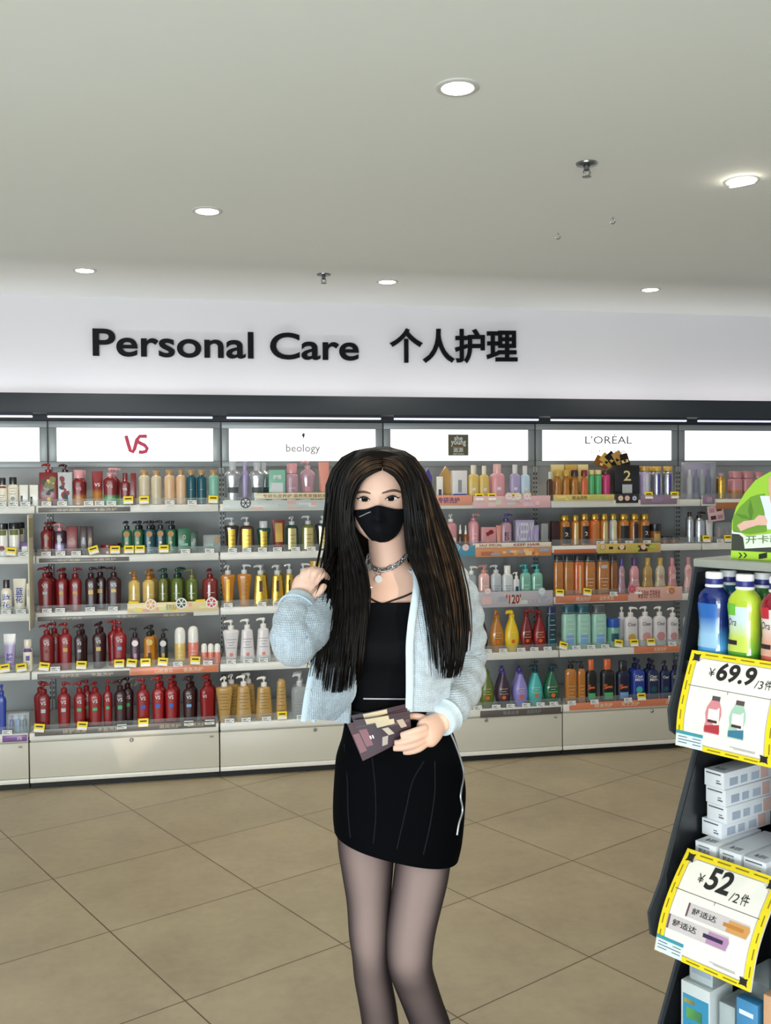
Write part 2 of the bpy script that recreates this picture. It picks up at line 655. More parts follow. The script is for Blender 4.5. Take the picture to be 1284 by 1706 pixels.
for b in range(1, 7):
    k = b - 2
    t = thing('shelving_bay', BAY_LABEL[b], 'shelf', ((seam_x(k, 5.95) + seam_x(k + 1, 5.95)) / 2, 5.95, 0), 0, 'wall shelving bays')
    off = t.location

    def part(g, name, m, parent=t, **kw):
        for p in g.v:
            p -= off
        return g.build(name, m, parent, **kw)
    e = 0.0015
    part(G().box(seam_x(k, 5.98) + e, seam_x(k + 1, 5.98) - e, 5.965, 5.985, 0.02, 1.99), 'back_panel', M_BACK)
    # slotted standards
    for kk in (k, k + 1):
        s = 1 if kk == k else -1
        xa = seam_x(kk, 5.96)
        x0, x1 = sorted((xa + s * 0.002, xa + s * 0.016))
        po = part(G().box(x0, x1, 5.945, 5.966, 0.02, 1.72), 'upright', M_POST)
        gs = G()
        for i in range(46):
            z = 0.36 + i * 0.029
            gs.box(x0 + 0.004, x1 - 0.004, 5.9435, 5.946, z, z + 0.017)
        part(gs, 'slots', M_SLOT, po)
    # base cabinet
    yb = 5.372
    x0, x1 = seam_x(k, yb) + 0.003, seam_x(k + 1, yb) - 0.003
    part(slanted(G(), seam_x(k, 5.6) + .006, seam_x(k + 1, 5.6) - .006, yb + 0.0125, 5.942, 0.038, 0.275), 'base', M_CABINET)
    fp = part(G().box(x0, x1, yb, yb + 0.012, 0.060, 0.252, 0.003), 'front_panel', M_CABINET)
    part(G().box(x0 + 0.97 * (x1 - x0) - 0.02, x0 + 0.97 * (x1 - x0), yb - 0.001, yb, 0.226, 0.236), 'vent_slot', mat('8f8c84', 0.5), fp)
    lk = G()
    lk.lathe([(0.011, 0.0), (0.011, 0.006), (0.006, 0.010), (0.0005, 0.010)], 16)
    xm = x0 + (x1 - x0) * (0.53 if b < 5 else 0.57)
    T = Matrix.Translation((xm, yb, 0.238)) @ Matrix.Rotation(PI / 2, 4, 'X')
    part(G().merge(lk, T), 'lock', M_CHROME2, fp)
    part(G().box(x0, x1, yb - 0.004, yb + 0.012, 0.034, 0.059, 0.004), 'plinth', mat('e8e4da', 0.3))
    part(G().box(x0, x1, yb + 0.02, yb + 0.05, 0.0, 0.0375), 'kick_strip', M_BLACK)
    # deck and four shelves: board, rail and clear lip
    for lv in range(1, 6):
        y, zb, zt = LEV_Y[lv], LEV_B[lv], LEV_T[lv]
        a0, a1 = seam_x(k, y) + 0.004, seam_x(k + 1, y) - 0.004
        sh = part(slanted(G(), seam_x(k, 5.6) + .004, seam_x(k + 1, 5.6) - .004, y + 0.0102, 5.942, zt - 0.022, zt), 'deck' if lv == 5 else 'shelf', M_WHITE)
        part(G().box(a0, a1, y - 0.006, y + 0.010, zb, zt + 0.002, 0.004), 'price_rail', M_WHITE, sh)
        part(G().box(a0 + 0.004, a1 - 0.004, y + 0.0125, y + 0.0150, zt + 0.001, zt + 0.040), 'clear_lip', M_ACRYL, sh)
    # lit header
    yh = 5.95
    h0, h1 = seam_x(k, yh) + 0.004, seam_x(k + 1, yh) - 0.004
    g = G()
    fw = 0.044
    g.box(h0, h1, yh - 0.012, yh + 0.014, 1.955, 1.995, 0.003)
    g.box(h0, h1, yh - 0.012, yh + 0.014, 1.722, 1.758, 0.003)
    g.box(h0, h0 + fw, yh - 0.012, yh + 0.014, 1.758, 1.955, 0.003)
    g.box(h1 - fw, h1, yh - 0.012, yh + 0.014, 1.758, 1.955, 0.003)
    hf = part(g, 'header_frame', M_FRAME)
    lp = part(G().box(h0 + fw, h1 - fw, yh - 0.004, yh + 0.010, 1.758, 1.955), 'light_panel', M_PANEL, t)
    cx, cz, yl = (h0 + h1) / 2, 1.857, yh - 0.0055
    fm = lambda x, z: Vector((x, yl, z))
    lg = G()

    def panel_x(u):
        return on_y(u, 740, yh).x
    if b == 2:
        # the two letters drawn as one continuous ribbon
        zc = on_y(227, 740, yh).z
        xs = lambda u: panel_x(u)
        zs = lambda v: on_y(227, v, yh).z
        lg.tube([fm(xs(u), zs(v)) for u, v in ((210, 726), (214, 741), (217, 751), (221, 753), (224, 748), (228, 733), (233, 727), (245, 727))], 0.0105, 8, flat=(0.25, 1))
        lg.tube([fm(xs(u), zs(v)) for u, v in ((228, 733), (231, 737), (241, 742), (245, 747), (243, 752), (237, 753.5), (231, 753))], 0.0105, 8, flat=(0.25, 1))
        part(lg, 'logo', mat('d8405f', 0.5), lp, label='red letter logo')
    elif b == 3:
        zs = lambda v: on_y(505, v, yh).z
        text_into(lg, 'beology', panel_x(476), panel_x(533), zs(757), zs(740), fm, 0.012)
        part(lg, 'logo', mat('9a9794', 0.5), lp, label='very pale lettering')
        lg = G()
        lg.prism([(panel_x(505.5) + 0.010 * math.cos(q) * (1 if math.sin(q) > 0 else 0.5), zs(726) + 0.016 * math.sin(q)) for q in [i * PI / 8 for i in range(16)]],
                 lambda x, z, d: Vector((x, yl - d, z)), 0, 0.001)
        part(lg, 'drop_mark', mat('303236', 0.5), lp)
    elif b == 4:
        zs = lambda v: on_y(762, v, yh).z
        x0_, x1_ = panel_x(746), panel_x(779.5)
        lg.box(x0_, x1_, yl - 0.001, yl + 0.001, zs(759), zs(724))
        sq = part(lg, 'logo_square', mat('5f5e46', 0.6), lp, label='dark olive square')
        lg = G()
        f2 = lambda x, z: Vector((x, yl - 0.0022, z))
        text_into(lg, 'she', panel_x(756), panel_x(770), zs(734), zs(726), f2, 0.02)
        text_into(lg, 'young', panel_x(750.5), panel_x(775.5), zs(744), zs(734.5), f2, 0.02)
        text_into(lg, '滋源', panel_x(754), panel_x(771), zs(753.5), zs(746), f2, 0.01)
        text_into(lg, 'SEEYOUNG', panel_x(754), panel_x(772), zs(757.5), zs(755), f2, 0.01)
        part(lg, 'logo_lettering', mat('e8e8e0', 0.5), sq)
        lg = G().box(panel_x(753), panel_x(771), yl - 0.0022, yl - 0.001, zs(745.3), zs(744.4))
        part(lg, 'underline', mat('c98a3c', 0.5), sq)
    elif b == 5:
        zs = lambda v: on_y(1012, v, yh).z
        text_into(lg, "L'ORÉAL", panel_x(974), panel_x(1052), zs(739.5), zs(723.5), fm, 0.004)
        part(lg, 'logo', mat('64676c', 0.5), lp, label='thin grey lettering')
        lg = G()
        text_into(lg, '巴黎欧莱雅', panel_x(984), panel_x(1042), zs(759), zs(749), fm, 0.0)
        part(lg, 'chinese_lettering', mat('c4c5c6', 0.5), lp)
# ------------------------------------------------------------------ shop stock: builders
CN = dict(red='880c13', crimson='780a12', maroon='320810', dkred='7a1018', white='ece8e2', cream='e6dcc6', black='131316', navy='14204f', dknavy='0d1536',
          blue='2b58b5', sky='7aa7d8', teal='0f4f5e', dkteal='0b3a44', aqua='45b3b0', mint='9fcdbd', seafoam='7fb7a2', green='13603f', dkgreen='0e3f2c',
          leaf='4fae6c', olive='6d7032', ltolive='8a8b45', moss='5d6b22', yellow='e9c321', amber='b5731c', dkamber='8a4f14', orange='d9662b', copper='b8732e',
          gold='c9a24a', foil='d8b24c', ltgold='ddc98a', tan='b68f4e', honey='d8b968', brown='4a2a18', dkbrown='2b1a14', rust='7d2a24', pink='d998a0',
          blush='e3b3ae', hotpink='c2306e', coral='e0806c', salmon='d98f80', lilac='a99ac2', lavender='8d83c8', violet='4a3f8c', purple='5a3a78', plum='3a2238',
          silver='b9bcc0', grey='8d9092', dkgrey='4a4c50', steel='9aa0a4', beige='cfc2a6', sand='c9b99a', peach='dcb791', wood='b08a58', kraft='b48a5c',
          lime='a8c83a', brightgreen='7fc241', mauve='b08a98', ltblue='b9cfe0', ltgrey='cfd2d4', pearl='dcd6d8', rose='c98a8f', cobalt='1f3a9a', card='e9e4da')


def cc(n):
    return CN.get(n, n)


PROF = {
    'vs': ([(0, .84), (.015, .88), (.5, .94), (.80, 1), (.86, 1), (.93, .84), (.975, .55), (1, .30)], .775, 2.6),
    'str': ([(0, .92), (.02, .97), (.06, 1), (.82, 1), (.89, .97), (.95, .80), (.985, .5), (1, .32)], .76, 2.6),
    'tap': ([(0, .95), (.02, 1), (.3, .93), (.7, .80), (.92, .74), (.96, .71), (.985, .5), (1, .3)], .77, 2.8),
    'fla': ([(0, .60), (.02, .64), (.3, .70), (.7, .88), (.90, 1), (.95, 1), (.98, .84), (1, .3)], .78, 2.8),
    'ova': ([(0, .58), (.02, .64), (.12, .82), (.28, .97), (.40, 1), (.55, .94), (.72, .72), (.86, .46), (.95, .34), (1, .30)], .86, 2.1),
    'sil': ([(0, .78), (.02, .82), (.35, .76), (.6, .86), (.80, 1), (.88, .97), (.94, .72), (.98, .46), (1, .36)], .80, 2.2),
    'waist': ([(0, .95), (.03, 1), (.25, .96), (.5, .74), (.72, .80), (.86, .74), (.95, .5), (1, .36)], .80, 2.2),
    'cyl': ([(0, .93), (.02, .98), (.05, 1), (.86, 1), (.92, .93), (.97, .68), (1, .50)], .86, 2.0),
    'can': ([(0, .95), (.02, 1), (.93, 1), (.97, .94), (1, .88)], .84, 2.0),
    'inv': ([(0, .84), (.02, .9), (.1, .97), (.5, 1), (.9, .98), (.96, .93), (1, .86)], .80, 3.0),
    'jar': ([(0, .95), (.05, 1), (.9, 1), (1, .97)], .66, 2.0),
    'pot': ([(0, .92), (.04, 1), (.92, 1), (1, .96)], .80, 2.2),
    'drop': ([(0, .93), (.03, 1), (.75, 1), (.9, .85), (1, .4)], .60, 2.0),
    'dome': ([(0, .95), (.02, 1), (.96, 1), (1, .97)], .60, 2.2),
}
KIND = {'vs': 'pump_bottle', 'str': 'pump_bottle', 'tap': 'pump_bottle', 'fla': 'pump_bottle', 'ova': 'pump_bottle', 'sil': 'pump_bottle', 'waist': 'bottle',
        'cyl': 'bottle', 'can': 'bottle', 'inv': 'shampoo_bottle', 'jar': 'cosmetic_jar', 'pot': 'storage_jar', 'drop': 'dropper_bottle', 'tub': 'squeeze_tube', 'box': 'carton',
        'hex': 'hexagonal_carton', 'house': 'gabled_carton', 'case': 'clear_case', 'dome': 'dome_cap_bottle', 'mini': 'mini_bottle', 'sach': 'sachet'}
CAT = {'pump_bottle': 'bottle', 'bottle': 'bottle', 'shampoo_bottle': 'bottle', 'cosmetic_jar': 'jar', 'storage_jar': 'jar', 'dropper_bottle': 'bottle', 'squeeze_tube': 'tube',
       'carton': 'box', 'hexagonal_carton': 'box', 'gabled_carton': 'box', 'clear_case': 'case', 'dome_cap_bottle': 'bottle', 'mini_bottle': 'bottle', 'sachet': 'sachet'}


def bottle_mat(o):
    c, fin = cc(o['col']), o.get('fin', 'gloss')
    if 'g' in o:
        p = float(o.get('gp', 0.45))
        return grad_mat(c, cc(o['g']), p - 0.07, p + 0.07, 0.28, 0.85 if fin == 'foil' else 0.0)
    if fin == 'foil':
        return mat(c, 0.24, metal=0.85, noise=0.25, nscale=55, bump=0.25)
    if fin == 'glass':
        return mat(c, 0.12, coat=0.6, noise=0.30, nscale=14)
    if fin == 'clear':
        return clear_mat(c, 0.30)
    if fin == 'matte':
        return mat(c, 0.6, noise=0.05)
    return mat(c, 0.30, coat=0.2, noise=0.08, nscale=18)


class Body:
    """superellipse bottle section; front(x, z) gives the y of its front face"""

    def __init__(self, kind, w, h, dep):
        prof, _, self.n = PROF[kind]
        self.h, self.a, self.b = h, w / 2, w / 2 * dep
        self.ts = [p[0] for p in prof]
        self.ws = [p[1] for p in prof]

    def ring(self, t, n=28):
        s = lerp_list(self.ts, self.ws, t)
        e = 2.0 / self.n
        out = []
        for j in range(n):
            q = 2 * PI * j / n
            cx, sy = math.cos(q), math.sin(q)
            out.append(Vector((self.a * s * math.copysign(abs(cx) ** e, cx), self.b * (0.35 + 0.65 * s) * math.copysign(abs(sy) ** e, sy), t * self.h)))
        return out

    def front(self, x, z, eps=0.0006):
        t = min(1, max(0, z / self.h))
        s = lerp_list(self.ts, self.ws, t)
        q = min(0.999, abs(x) / (self.a * s))
        return -self.b * (0.35 + 0.65 * s) * (1 - q ** self.n) ** (1 / self.n) - eps

    def geo(self):
        ts = sorted(set(self.ts + [0.1, 0.2, 0.3, 0.4, 0.5, 0.6, 0.7]))
        return G().loft([self.ring(t) for t in ts])

    def patch(self, x0, x1, z0, z1, eps=0.0006, nx=8, nz=6):
        rows = []
        for i in range(nz + 1):
            z = z0 + (z1 - z0) * i / nz
            rows.append([Vector((x, self.front(x, z, eps), z)) for x in [x0 + (x1 - x0) * j / nx for j in range(nx + 1)]])
        return G().sheet(rows)


def pump_geo(z0, hp, w, dirn):
    rc = min(0.016, max(0.008, w * 0.24))
    g = G()
    g.lathe([(rc * 1.0, z0 - 0.002), (rc * 1.05, z0 + hp * 0.02), (rc * 1.05, z0 + hp * 0.36), (rc * 0.8, z0 + hp * 0.42), (0.0045, z0 + hp * 0.44),
             (0.0045, z0 + hp * 0.70), (rc * 0.62, z0 + hp * 0.71), (rc * 0.72, z0 + hp * 0.80), (rc * 0.66, z0 + hp * 0.97), (rc * 0.4, z0 + hp)], 16)
    zt = z0 + hp * 0.88
    L = rc * 2.3
    dx, dy = dirn
    g.tube([(0, 0, zt), (dx * L * 0.5, dy * L * 0.5, zt), (dx * L * 0.9, dy * L * 0.9, zt - 0.001), (dx * L * 1.08, dy * L * 1.08, zt - 0.008)],
           [rc * 0.5, rc * 0.42, rc * 0.33, rc * 0.26], 8)
    return g


def make_item(o, w, h):
    """returns a list of (part name, mesh, parent index, label) for a product standing at the origin, facing -Y"""
    kind = o['kind']
    parts = []
    name = KIND[kind]

    def P(n, g, m, par=None, lab=None, sharp=38):
        parts.append((n, g.mesh(n, m, sharp), par, lab))
        return len(parts) - 1
    dep = float(o.get('d', 0.62))
    capm = mat(cc(o.get('p', o['col'])), 0.3, coat=0.3)
    if o.get('pf') == 'foil':
        capm = mat(cc(o.get('p')), 0.25, metal=0.85)
    lm = None
    if 'l' in o:
        lm = mat(cc(o['l']), 0.28 if o.get('lf') else 0.5, metal=0.8 if o.get('lf') else 0.0, noise=0.18 if o.get('lf') else 0.04, nscale=60)
    if kind in PROF and kind not in ('dome',):
        _, frac, _ = PROF[kind]
        frac = float(o.get('f', frac))
        hb = h * frac
        if kind in ('cyl', 'can', 'jar', 'drop', 'pot'):
            dep = float(o.get('d', 1.0))
        B = Body(kind, w, hb, dep)
        bi = P('bottle_body', B.geo(), bottle_mat(o))
        hp = h - hb
        top = o.get('top', 'pump' if name == 'pump_bottle' else 'cap')
        if top == 'pump':
            q = float(o.get('q', random.choice((-1, -1, -0.8, -0.5, 1))))
            dirn = Vector((q, -math.sqrt(max(0.05, 1 - q * q)))).normalized()
            P('pump', pump_geo(hb, hp, w, dirn), capm)
        else:
            cw = float(o.get('cw', {'cyl': .5, 'can': .62, 'inv': .86, 'jar': 1.02, 'drop': .5, 'waist': .42, 'pot': 1.03}.get(kind, .5))) * w / 2
            g = G()
            cd = 1.0 if kind in ('cyl', 'can', 'jar', 'drop', 'waist', 'pot') else dep
            if kind == 'drop':
                g.lathe([(cw, hb - .002), (cw, hb + hp * .35), (cw * .7, hb + hp * .4), (cw * .62, hb + hp * .55), (cw * .62, hb + hp * .92), (cw * .3, h)], 14)
            else:
                g.lathe([(cw * .97, hb - .001), (cw, hb + hp * .1), (cw, h - min(.003, hp * .2)), (cw * .92, h), (0.0004, h)], 22, sy=cd)
            ci = P('cap', g, capm)
            if kind == 'inv' or o.get('rim'):
                P('cap_rim', G().lathe([(cw * 1.01, hb + hp * .12), (cw * 1.01, hb + hp * .2)], 22, sy=cd), mat(cc(o.get('rim', 'grey')), .4), ci)
        if lm:
            z0, z1 = [float(q) for q in o.get('lz', '.33,.62').split(',')]
            lw = float(o.get('lw', .62)) * w / 2
            zz = (z0 + z1) / 2
            s = lerp_list(B.ts, B.ws, zz)
            P('label', B.patch(-lw * s, lw * s, z0 * hb, z1 * hb), lm, bi)
        if 'l2' in o:
            z0, z1 = [float(q) for q in o.get('lz2', '.12,.3').split(',')]
            lw = float(o.get('lw2', .62)) * w / 2
            s = lerp_list(B.ts, B.ws, (z0 + z1) / 2)
            P('lower_label', B.patch(-lw * s, lw * s, z0 * hb, z1 * hb, .0007), mat(cc(o['l2']), .4), bi)
        if 'logo' in o:
            z0, z1 = [float(q) for q in o.get('tz', '.66,.78').split(',')]
            tw = float(o.get('tw', .5)) * w / 2
            tx = float(o.get('tx', 0)) * w / 2
            g = G()
            f = lambda x, z: Vector((x, B.front(x, z, .0012), z))
            for i, s in enumerate(o['logo'].split('/')):
                ns = o['logo'].count('/') + 1
                za, zb_ = z1 - (z1 - z0) * (i + 1) / ns, z1 - (z1 - z0) * i / ns
                text_into(g, s.replace('_', ' '), tx - tw, tx + tw, (za + (zb_ - za) * .08) * hb, (zb_ - (zb_ - za) * .1) * hb, f, float(o.get('tb', .012)))
            P('lettering', g, mat(cc(o.get('tc', 'white')), .45), bi)
        if 'dash' in o:   # small print read as a few thin bars
            g = G()
            z0, z1 = [float(q) for q in o.get('dz', '.2,.5').split(',')]
            n = int(o['dash'])
            for i in range(n):
                z = (z0 + (z1 - z0) * i / max(1, n - 1)) * hb
                ww = (.16 + .16 * ((i * 7 + 3) % 5) / 4) * w
                g.merge(B.patch(-ww, ww, z, z + .0022, .0011, 4, 1))
            P('small_print', g, mat(cc(o.get('dc', 'white')), .5), bi)
        if 'ring' in o:   # hanging round neck tag
            r = float(o.get('rr', .017))
            zc = hb * .80
            yt = -B.b - .006
            g = G().prism([(r * math.cos(i * PI / 12), zc + r * math.sin(i * PI / 12)) for i in range(24)], lambda x, z, t: Vector((x, yt - t, z)), 0, .0015)
            P('neck_tag', g, mat(cc(o['ring']), .7))
        if 'em' in o:     # round emblem on the front
            zc = float(o.get('ez', .55)) * hb
            r = float(o.get('er', .22)) * w
            g = G()
            pts = [(r * math.cos(i * PI / 10), zc + r * math.sin(i * PI / 10)) for i in range(20)]
            g.add([Vector((x, B.front(x, z, .0012), z)) for x, z in pts] + [Vector((0, B.front(0, zc, .0012), zc))], [(i, (i + 1) % 20, 20) for i in range(20)])
            P('emblem', g, mat(cc(o['em']), .45), bi)
    elif kind in ('dome', 'mini'):
        B = Body('dome', w, h * .58, 1.0)
        bi = P('bottle_body', B.geo(), bottle_mat(o))
        hb = h * .58
        r = w / 2 * .97
        g = G().lathe([(r, hb - .001), (r, hb + (h - hb) * .55), (r * .92, hb + (h - hb) * .78), (r * .7, hb + (h - hb) * .93), (r * .3, h), (.0004, h)], 22)
        P('cap', g, capm)
        if 'dash' in o:
            g = G()
            for i in range(3):
                z = (.3 + .16 * i) * hb
                g.merge(B.patch(-.25 * w, .2 * w, z, z + .0022, .0011, 4, 1))
            P('small_print', g, mat(cc(o.get('dc', 'white')), .5), bi)
    elif kind == 'tub':
        hc = h * .13
        rings = []
        for i in range(9):
            t = i / 8
            a = w / 2 * (.80 + .20 * t)
            b_ = w / 2 * (.72 * (1 - t) + .05)
            z = hc * .8 + (h - hc * .8) * t
            rings.append([Vector((a * math.cos(2 * PI * j / 24), b_ * math.sin(2 * PI * j / 24), z)) for j in range(24)])
        bi = P('tube_body', G().loft(rings), bottle_mat(o))
        P('cap', G().lathe([(w * .36, 0), (w * .38, .003), (w * .38, hc), (w * .30, hc + .002), (.0004, hc + .002)], 20), capm)
        fy = lambda z, eps=.0012: -(w / 2 * (.72 * (1 - (z - hc * .8) / (h - hc * .8)) + .05)) - eps
        if 'logo' in o:
            g = G()
            z0, z1 = [float(q) * h for q in o.get('tz', '.45,.8').split(',')]
            tw = float(o.get('tw', .5)) * w / 2
            ss = o['logo'].split('/')
            for i, s in enumerate(ss):
                za, zb_ = z1 - (z1 - z0) * (i + 1) / len(ss), z1 - (z1 - z0) * i / len(ss)
                text_into(g, s, -tw, tw, za + .001, zb_ - .001, lambda x, z: Vector((x, fy(z, .002) * math.sqrt(max(.2, 1 - (x / (w / 2)) ** 2)) - .001, z)), .012)
            P('lettering', g, mat(cc(o.get('tc', 'white')), .45), bi)
        if lm:
            g = G()
            z0, z1 = [float(q) * h for q in o.get('lz', '.35,.6').split(',')]
            lw = w * .28
            g.sheet([[Vector((x, fy(z) * math.sqrt(1 - (x / (w / 2)) ** 2) - .0008, z)) for x in (-lw, -lw / 2, 0, lw / 2, lw)] for z in (z0, (z0 + z1) / 2, z1)])
            P('label', g, lm, bi)
    elif kind in ('box', 'hex', 'house', 'case'):
        D = w * float(o.get('d', .6))
        if kind == 'box':
            bi = P('carton_body', G().box(-w / 2, w / 2, -D / 2, D / 2, 0, h, .0015), bottle_mat(o))
        elif kind == 'case':
            bi = P('clear_shell', G().box(-w / 2, w / 2, -D / 2, D / 2, 0, h, .004), clear_mat('e6ecec', .18))
            k_ = G().box(-w * .47, w * .47, D * .30, D * .42, .004, h * .96)
            P('backing_card', k_, mat(cc(o['col']), .5))
        else:
            if kind == 'hex':
                poly = [(w / 2 * math.cos(PI / 6 + i * PI / 3), h / 2 + h / 2 * math.sin(PI / 6 + i * PI / 3)) for i in range(6)]
                poly = [(x, z) for x, z in poly]
            else:
                poly = [(-w / 2, 0), (w / 2, 0), (w / 2, h * .68), (0, h), (-w / 2, h * .68)]
            bi = P('carton_body', G().prism(poly, lambda x, z, t: Vector((x, t, z)), -D / 2, D / 2), bottle_mat(o))
        f = lambda x, z: Vector((x, -D / 2 - .001, z))
        if lm:
            z0, z1 = [float(q) * h for q in o.get('lz', '.3,.65').split(',')]
            lw = float(o.get('lw', .6)) * w / 2
            lx = float(o.get('lx', 0)) * w / 2
            P('label', G().box(lx - lw, lx + lw, -D / 2 - .0008, -D / 2, z0, z1), lm, bi)
        if 'l2' in o:
            z0, z1 = [float(q) * h for q in o.get('lz2', '.05,.25').split(',')]
            P('lower_label', G().box(-w * .47, w * .47, -D / 2 - .0006, -D / 2, z0, z1), mat(cc(o['l2']), .45), bi)
        if 'logo' in o:
            g = G()
            z0, z1 = [float(q) * h for q in o.get('tz', '.55,.8').split(',')]
            tw = float(o.get('tw', .6)) * w / 2
            ss = o['logo'].split('/')
            for i, s in enumerate(ss):
                za, zb_ = z1 - (z1 - z0) * (i + 1) / len(ss), z1 - (z1 - z0) * i / len(ss)
                text_into(g, s.replace('_', ' '), -tw, tw, za + .001, zb_ - .001, lambda x, z: Vector((x, -D / 2 - .0016, z)), .012)
            P('lettering', g, mat(cc(o.get('tc', 'white')), .45), bi)
        if 'art' in o:    # abstract printed shapes
            rnd = random.Random(int(o.get('seed', 3)))
            cols = o['art'].split(',')
            for i, c in enumerate(cols):
                for q in range(3):
                    g = G()
                    cx, cz = rnd.uniform(-.28, .28) * w, rnd.uniform(.18, .82) * h
                    rx, rz = rnd.uniform(.1, .22) * w, rnd.uniform(.06, .15) * h
                    a0 = rnd.uniform(0, 3)
                    pl = []
                    for j in range(10):
                        qa = 2 * PI * j / 10
                        rr = rnd.uniform(.7, 1.15)
                        x = cx + rx * rr * math.cos(qa + a0)
                        z = cz + rz * rr * math.sin(qa + a0)
                        pl.append((max(-.49 * w, min(.49 * w, x)), max(.01 * h, min(.99 * h, z))))
                    g.prism(pl, lambda x, z, t: Vector((x, -D / 2 - t, z)), .0001, .0003 + .0002 * (3 * i + q))
                    P('printed_shape', g, mat(cc(c), .45), bi)
        if o.get('top') == 'pump':
            P('pump', pump_geo(h, float(o.get('ph', .045)), w, Vector((-.8, -.6))), capm)
        if 'inner' in o:
            ic = o['inner'].split(',')
            n = len(ic)
            for i, c in enumerate(ic):
                x = (-.5 + (i + .5) / n) * w * .86
                r = min(w * .40 / n, D * .22)
                hh = h * float(o.get('ih', .78))
                g = G().lathe([(r, .003), (r, hh * .7), (r * .8, hh * .78), (r * .55, hh * .8), (r * .55, hh), (.0004, hh)], 14, cx=x, cy=-D * .05)
                P('small_bottle', g, mat(cc(c), .3, coat=.3))
        if 'kt' in o:
            g = G().prism([(w * .28 + a, h * .72 + b_) for a, b_ in ((-.018, 0), (0, -.018), (.018, 0), (0, .018))], lambda x, z, t: Vector((x, -D / 2 - .001 - t, z)), 0, .0012)
            P('swing_tag', g, mat(cc(o['kt']), .7))
    return name, parts


def place(o_root_name, parts, loc, rz, label, cat, group):
    t = thing(o_root_name, label, cat, loc, rz, group)
    obs = []
    for n, me, par, lab in parts:
        ob = bpy.data.objects.new(n, me)
        COL.objects.link(ob)
        ob.parent = obs[par] if par is not None else t
        if lab:
            ob['label'] = lab
        obs.append(ob)
    return t


def copy_thing(t, loc, rz, label, group):
    r = t.copy()
    COL.objects.link(r)
    r.location, r.rotation_euler = loc, (0, 0, rz)
    r['label'], r['group'] = label, group
    done = {}
    todo = [(c, r) for c in KIDS[t]]
    while todo:
        c, par = todo.pop(0)
        n = c.copy()
        COL.objects.link(n)
        n.parent = par
        todo += [(q, n) for q in KIDS.get(c, [])]
    return r


def kid_map():
    k = {}
    for ob in bpy.data.objects:
        if ob.parent:
            k.setdefault(ob.parent, []).append(ob)
    return k


USED = {}


def parse(line):
    left, desc = line.split('|')
    tk = left.split()
    o = dict(u=float(tk[0]), w=float(tk[1]), v=float(tk[2]), kind=tk[3], col=tk[4])
    for q in tk[5:]:
        a, b = q.split('=')
        o[a] = b
    o['desc'] = desc.strip()
    return o


def stock(bay, lev, text):
    global KIDS
    items = [parse(l) for l in text.strip().split('\n') if l.strip()]
    y0 = LEV_Y[lev]
    cnt, tot, placed = {}, {}, []
    for o in items:
        tot[o['desc']] = tot.get(o['desc'], 0) + 1
    fr = sorted([o for o in items if float(o.get('dy', 0)) == 0], key=lambda q: q['u'])
    for a, b in zip(fr, fr[1:]):          # neighbours shown overlapping stand just clear of each other
        need, have = (a['w'] + b['w']) / 2 + .6, b['u'] - a['u']
        if need > have:
            f = max(.80, (have - .6) * 2 / (a['w'] + b['w']))
            a['w'], b['w'] = a['w'] * f, b['w'] * f
    for o in items:
        yc = y0 + 0.022 + float(o.get('dy', 0))
        # radius first guess, then the real depth
        wg = o['w'] / FPX * yc
        dd = wg / 2 * float(o.get('d', 1.0 if o['kind'] in ('cyl', 'can', 'jar', 'drop', 'dome', 'mini', 'pot') else (.6 if o['kind'] in ('box', 'case', 'hex', 'house') else .62)))
        yc += dd
        xl, xr = on_y(o['u'] - o['w'] / 2, 1000, yc).x, on_y(o['u'] + o['w'] / 2, 1000, yc).x
        zt = on_y(o['u'], o['v'], yc).z
        zb = LEV_T[lev] + 0.0005 + float(o.get('z', 0))
        w, h = xr - xl, max(0.02, zt - zb)
        name, parts = make_item(o, w, h)
        d = o['desc']
        cnt[d] = cnt.get(d, 0) + 1
        where = '%s %s' % (SHELF[lev], BAY[bay])
        lab = '%s on %s' % (d, where) if tot[d] == 1 else '%s %s from left, %s' % (ORD[cnt[d]], d, where)
        loc = Vector(((xl + xr) / 2, yc, zb))
        rz = float(o.get('r', random.uniform(-4, 4) if o['kind'] not in ('box', 'case', 'hex', 'house') else random.uniform(-2, 2)))
        t = place(name, parts, loc, math.radians(rz), lab, CAT[name], '%s on the %s' % (d if d.endswith('s') else d, SHELF[lev]))
        placed.append((o, t, loc, dd))
    KIDS = kid_map()
    for o, t, loc, dd in placed:
        nb = int(o.get('b', 0))
        for i in range(nb):
            off = 2 * dd + 0.012
            l2 = loc + Vector((float(o.get('bx', random.uniform(.006, .02))) * (i + 1), off * (i + 1), 0))
            lab = 'back-row %s behind %s item, %s %s' % (o['desc'], ORD[[q[0] for q in placed].index(o) + 1], SHELF[lev], BAY[bay])
            if i:
                lab = 'third-row ' + lab[9:]
            copy_thing(t, l2, math.radians(random.uniform(-6, 6)), lab, t['group'])
    return placed


# shelf-edge tags ---------------------------------------------------------------
M_TAGW = mat('e9e8e4', .5, noise=.02)
M_TAGY = mat('f0d21e', .5, noise=.02)
M_TAGG = mat('b9c84a', .5, noise=.02)
M_INK = mat('2a2a2c', .6)


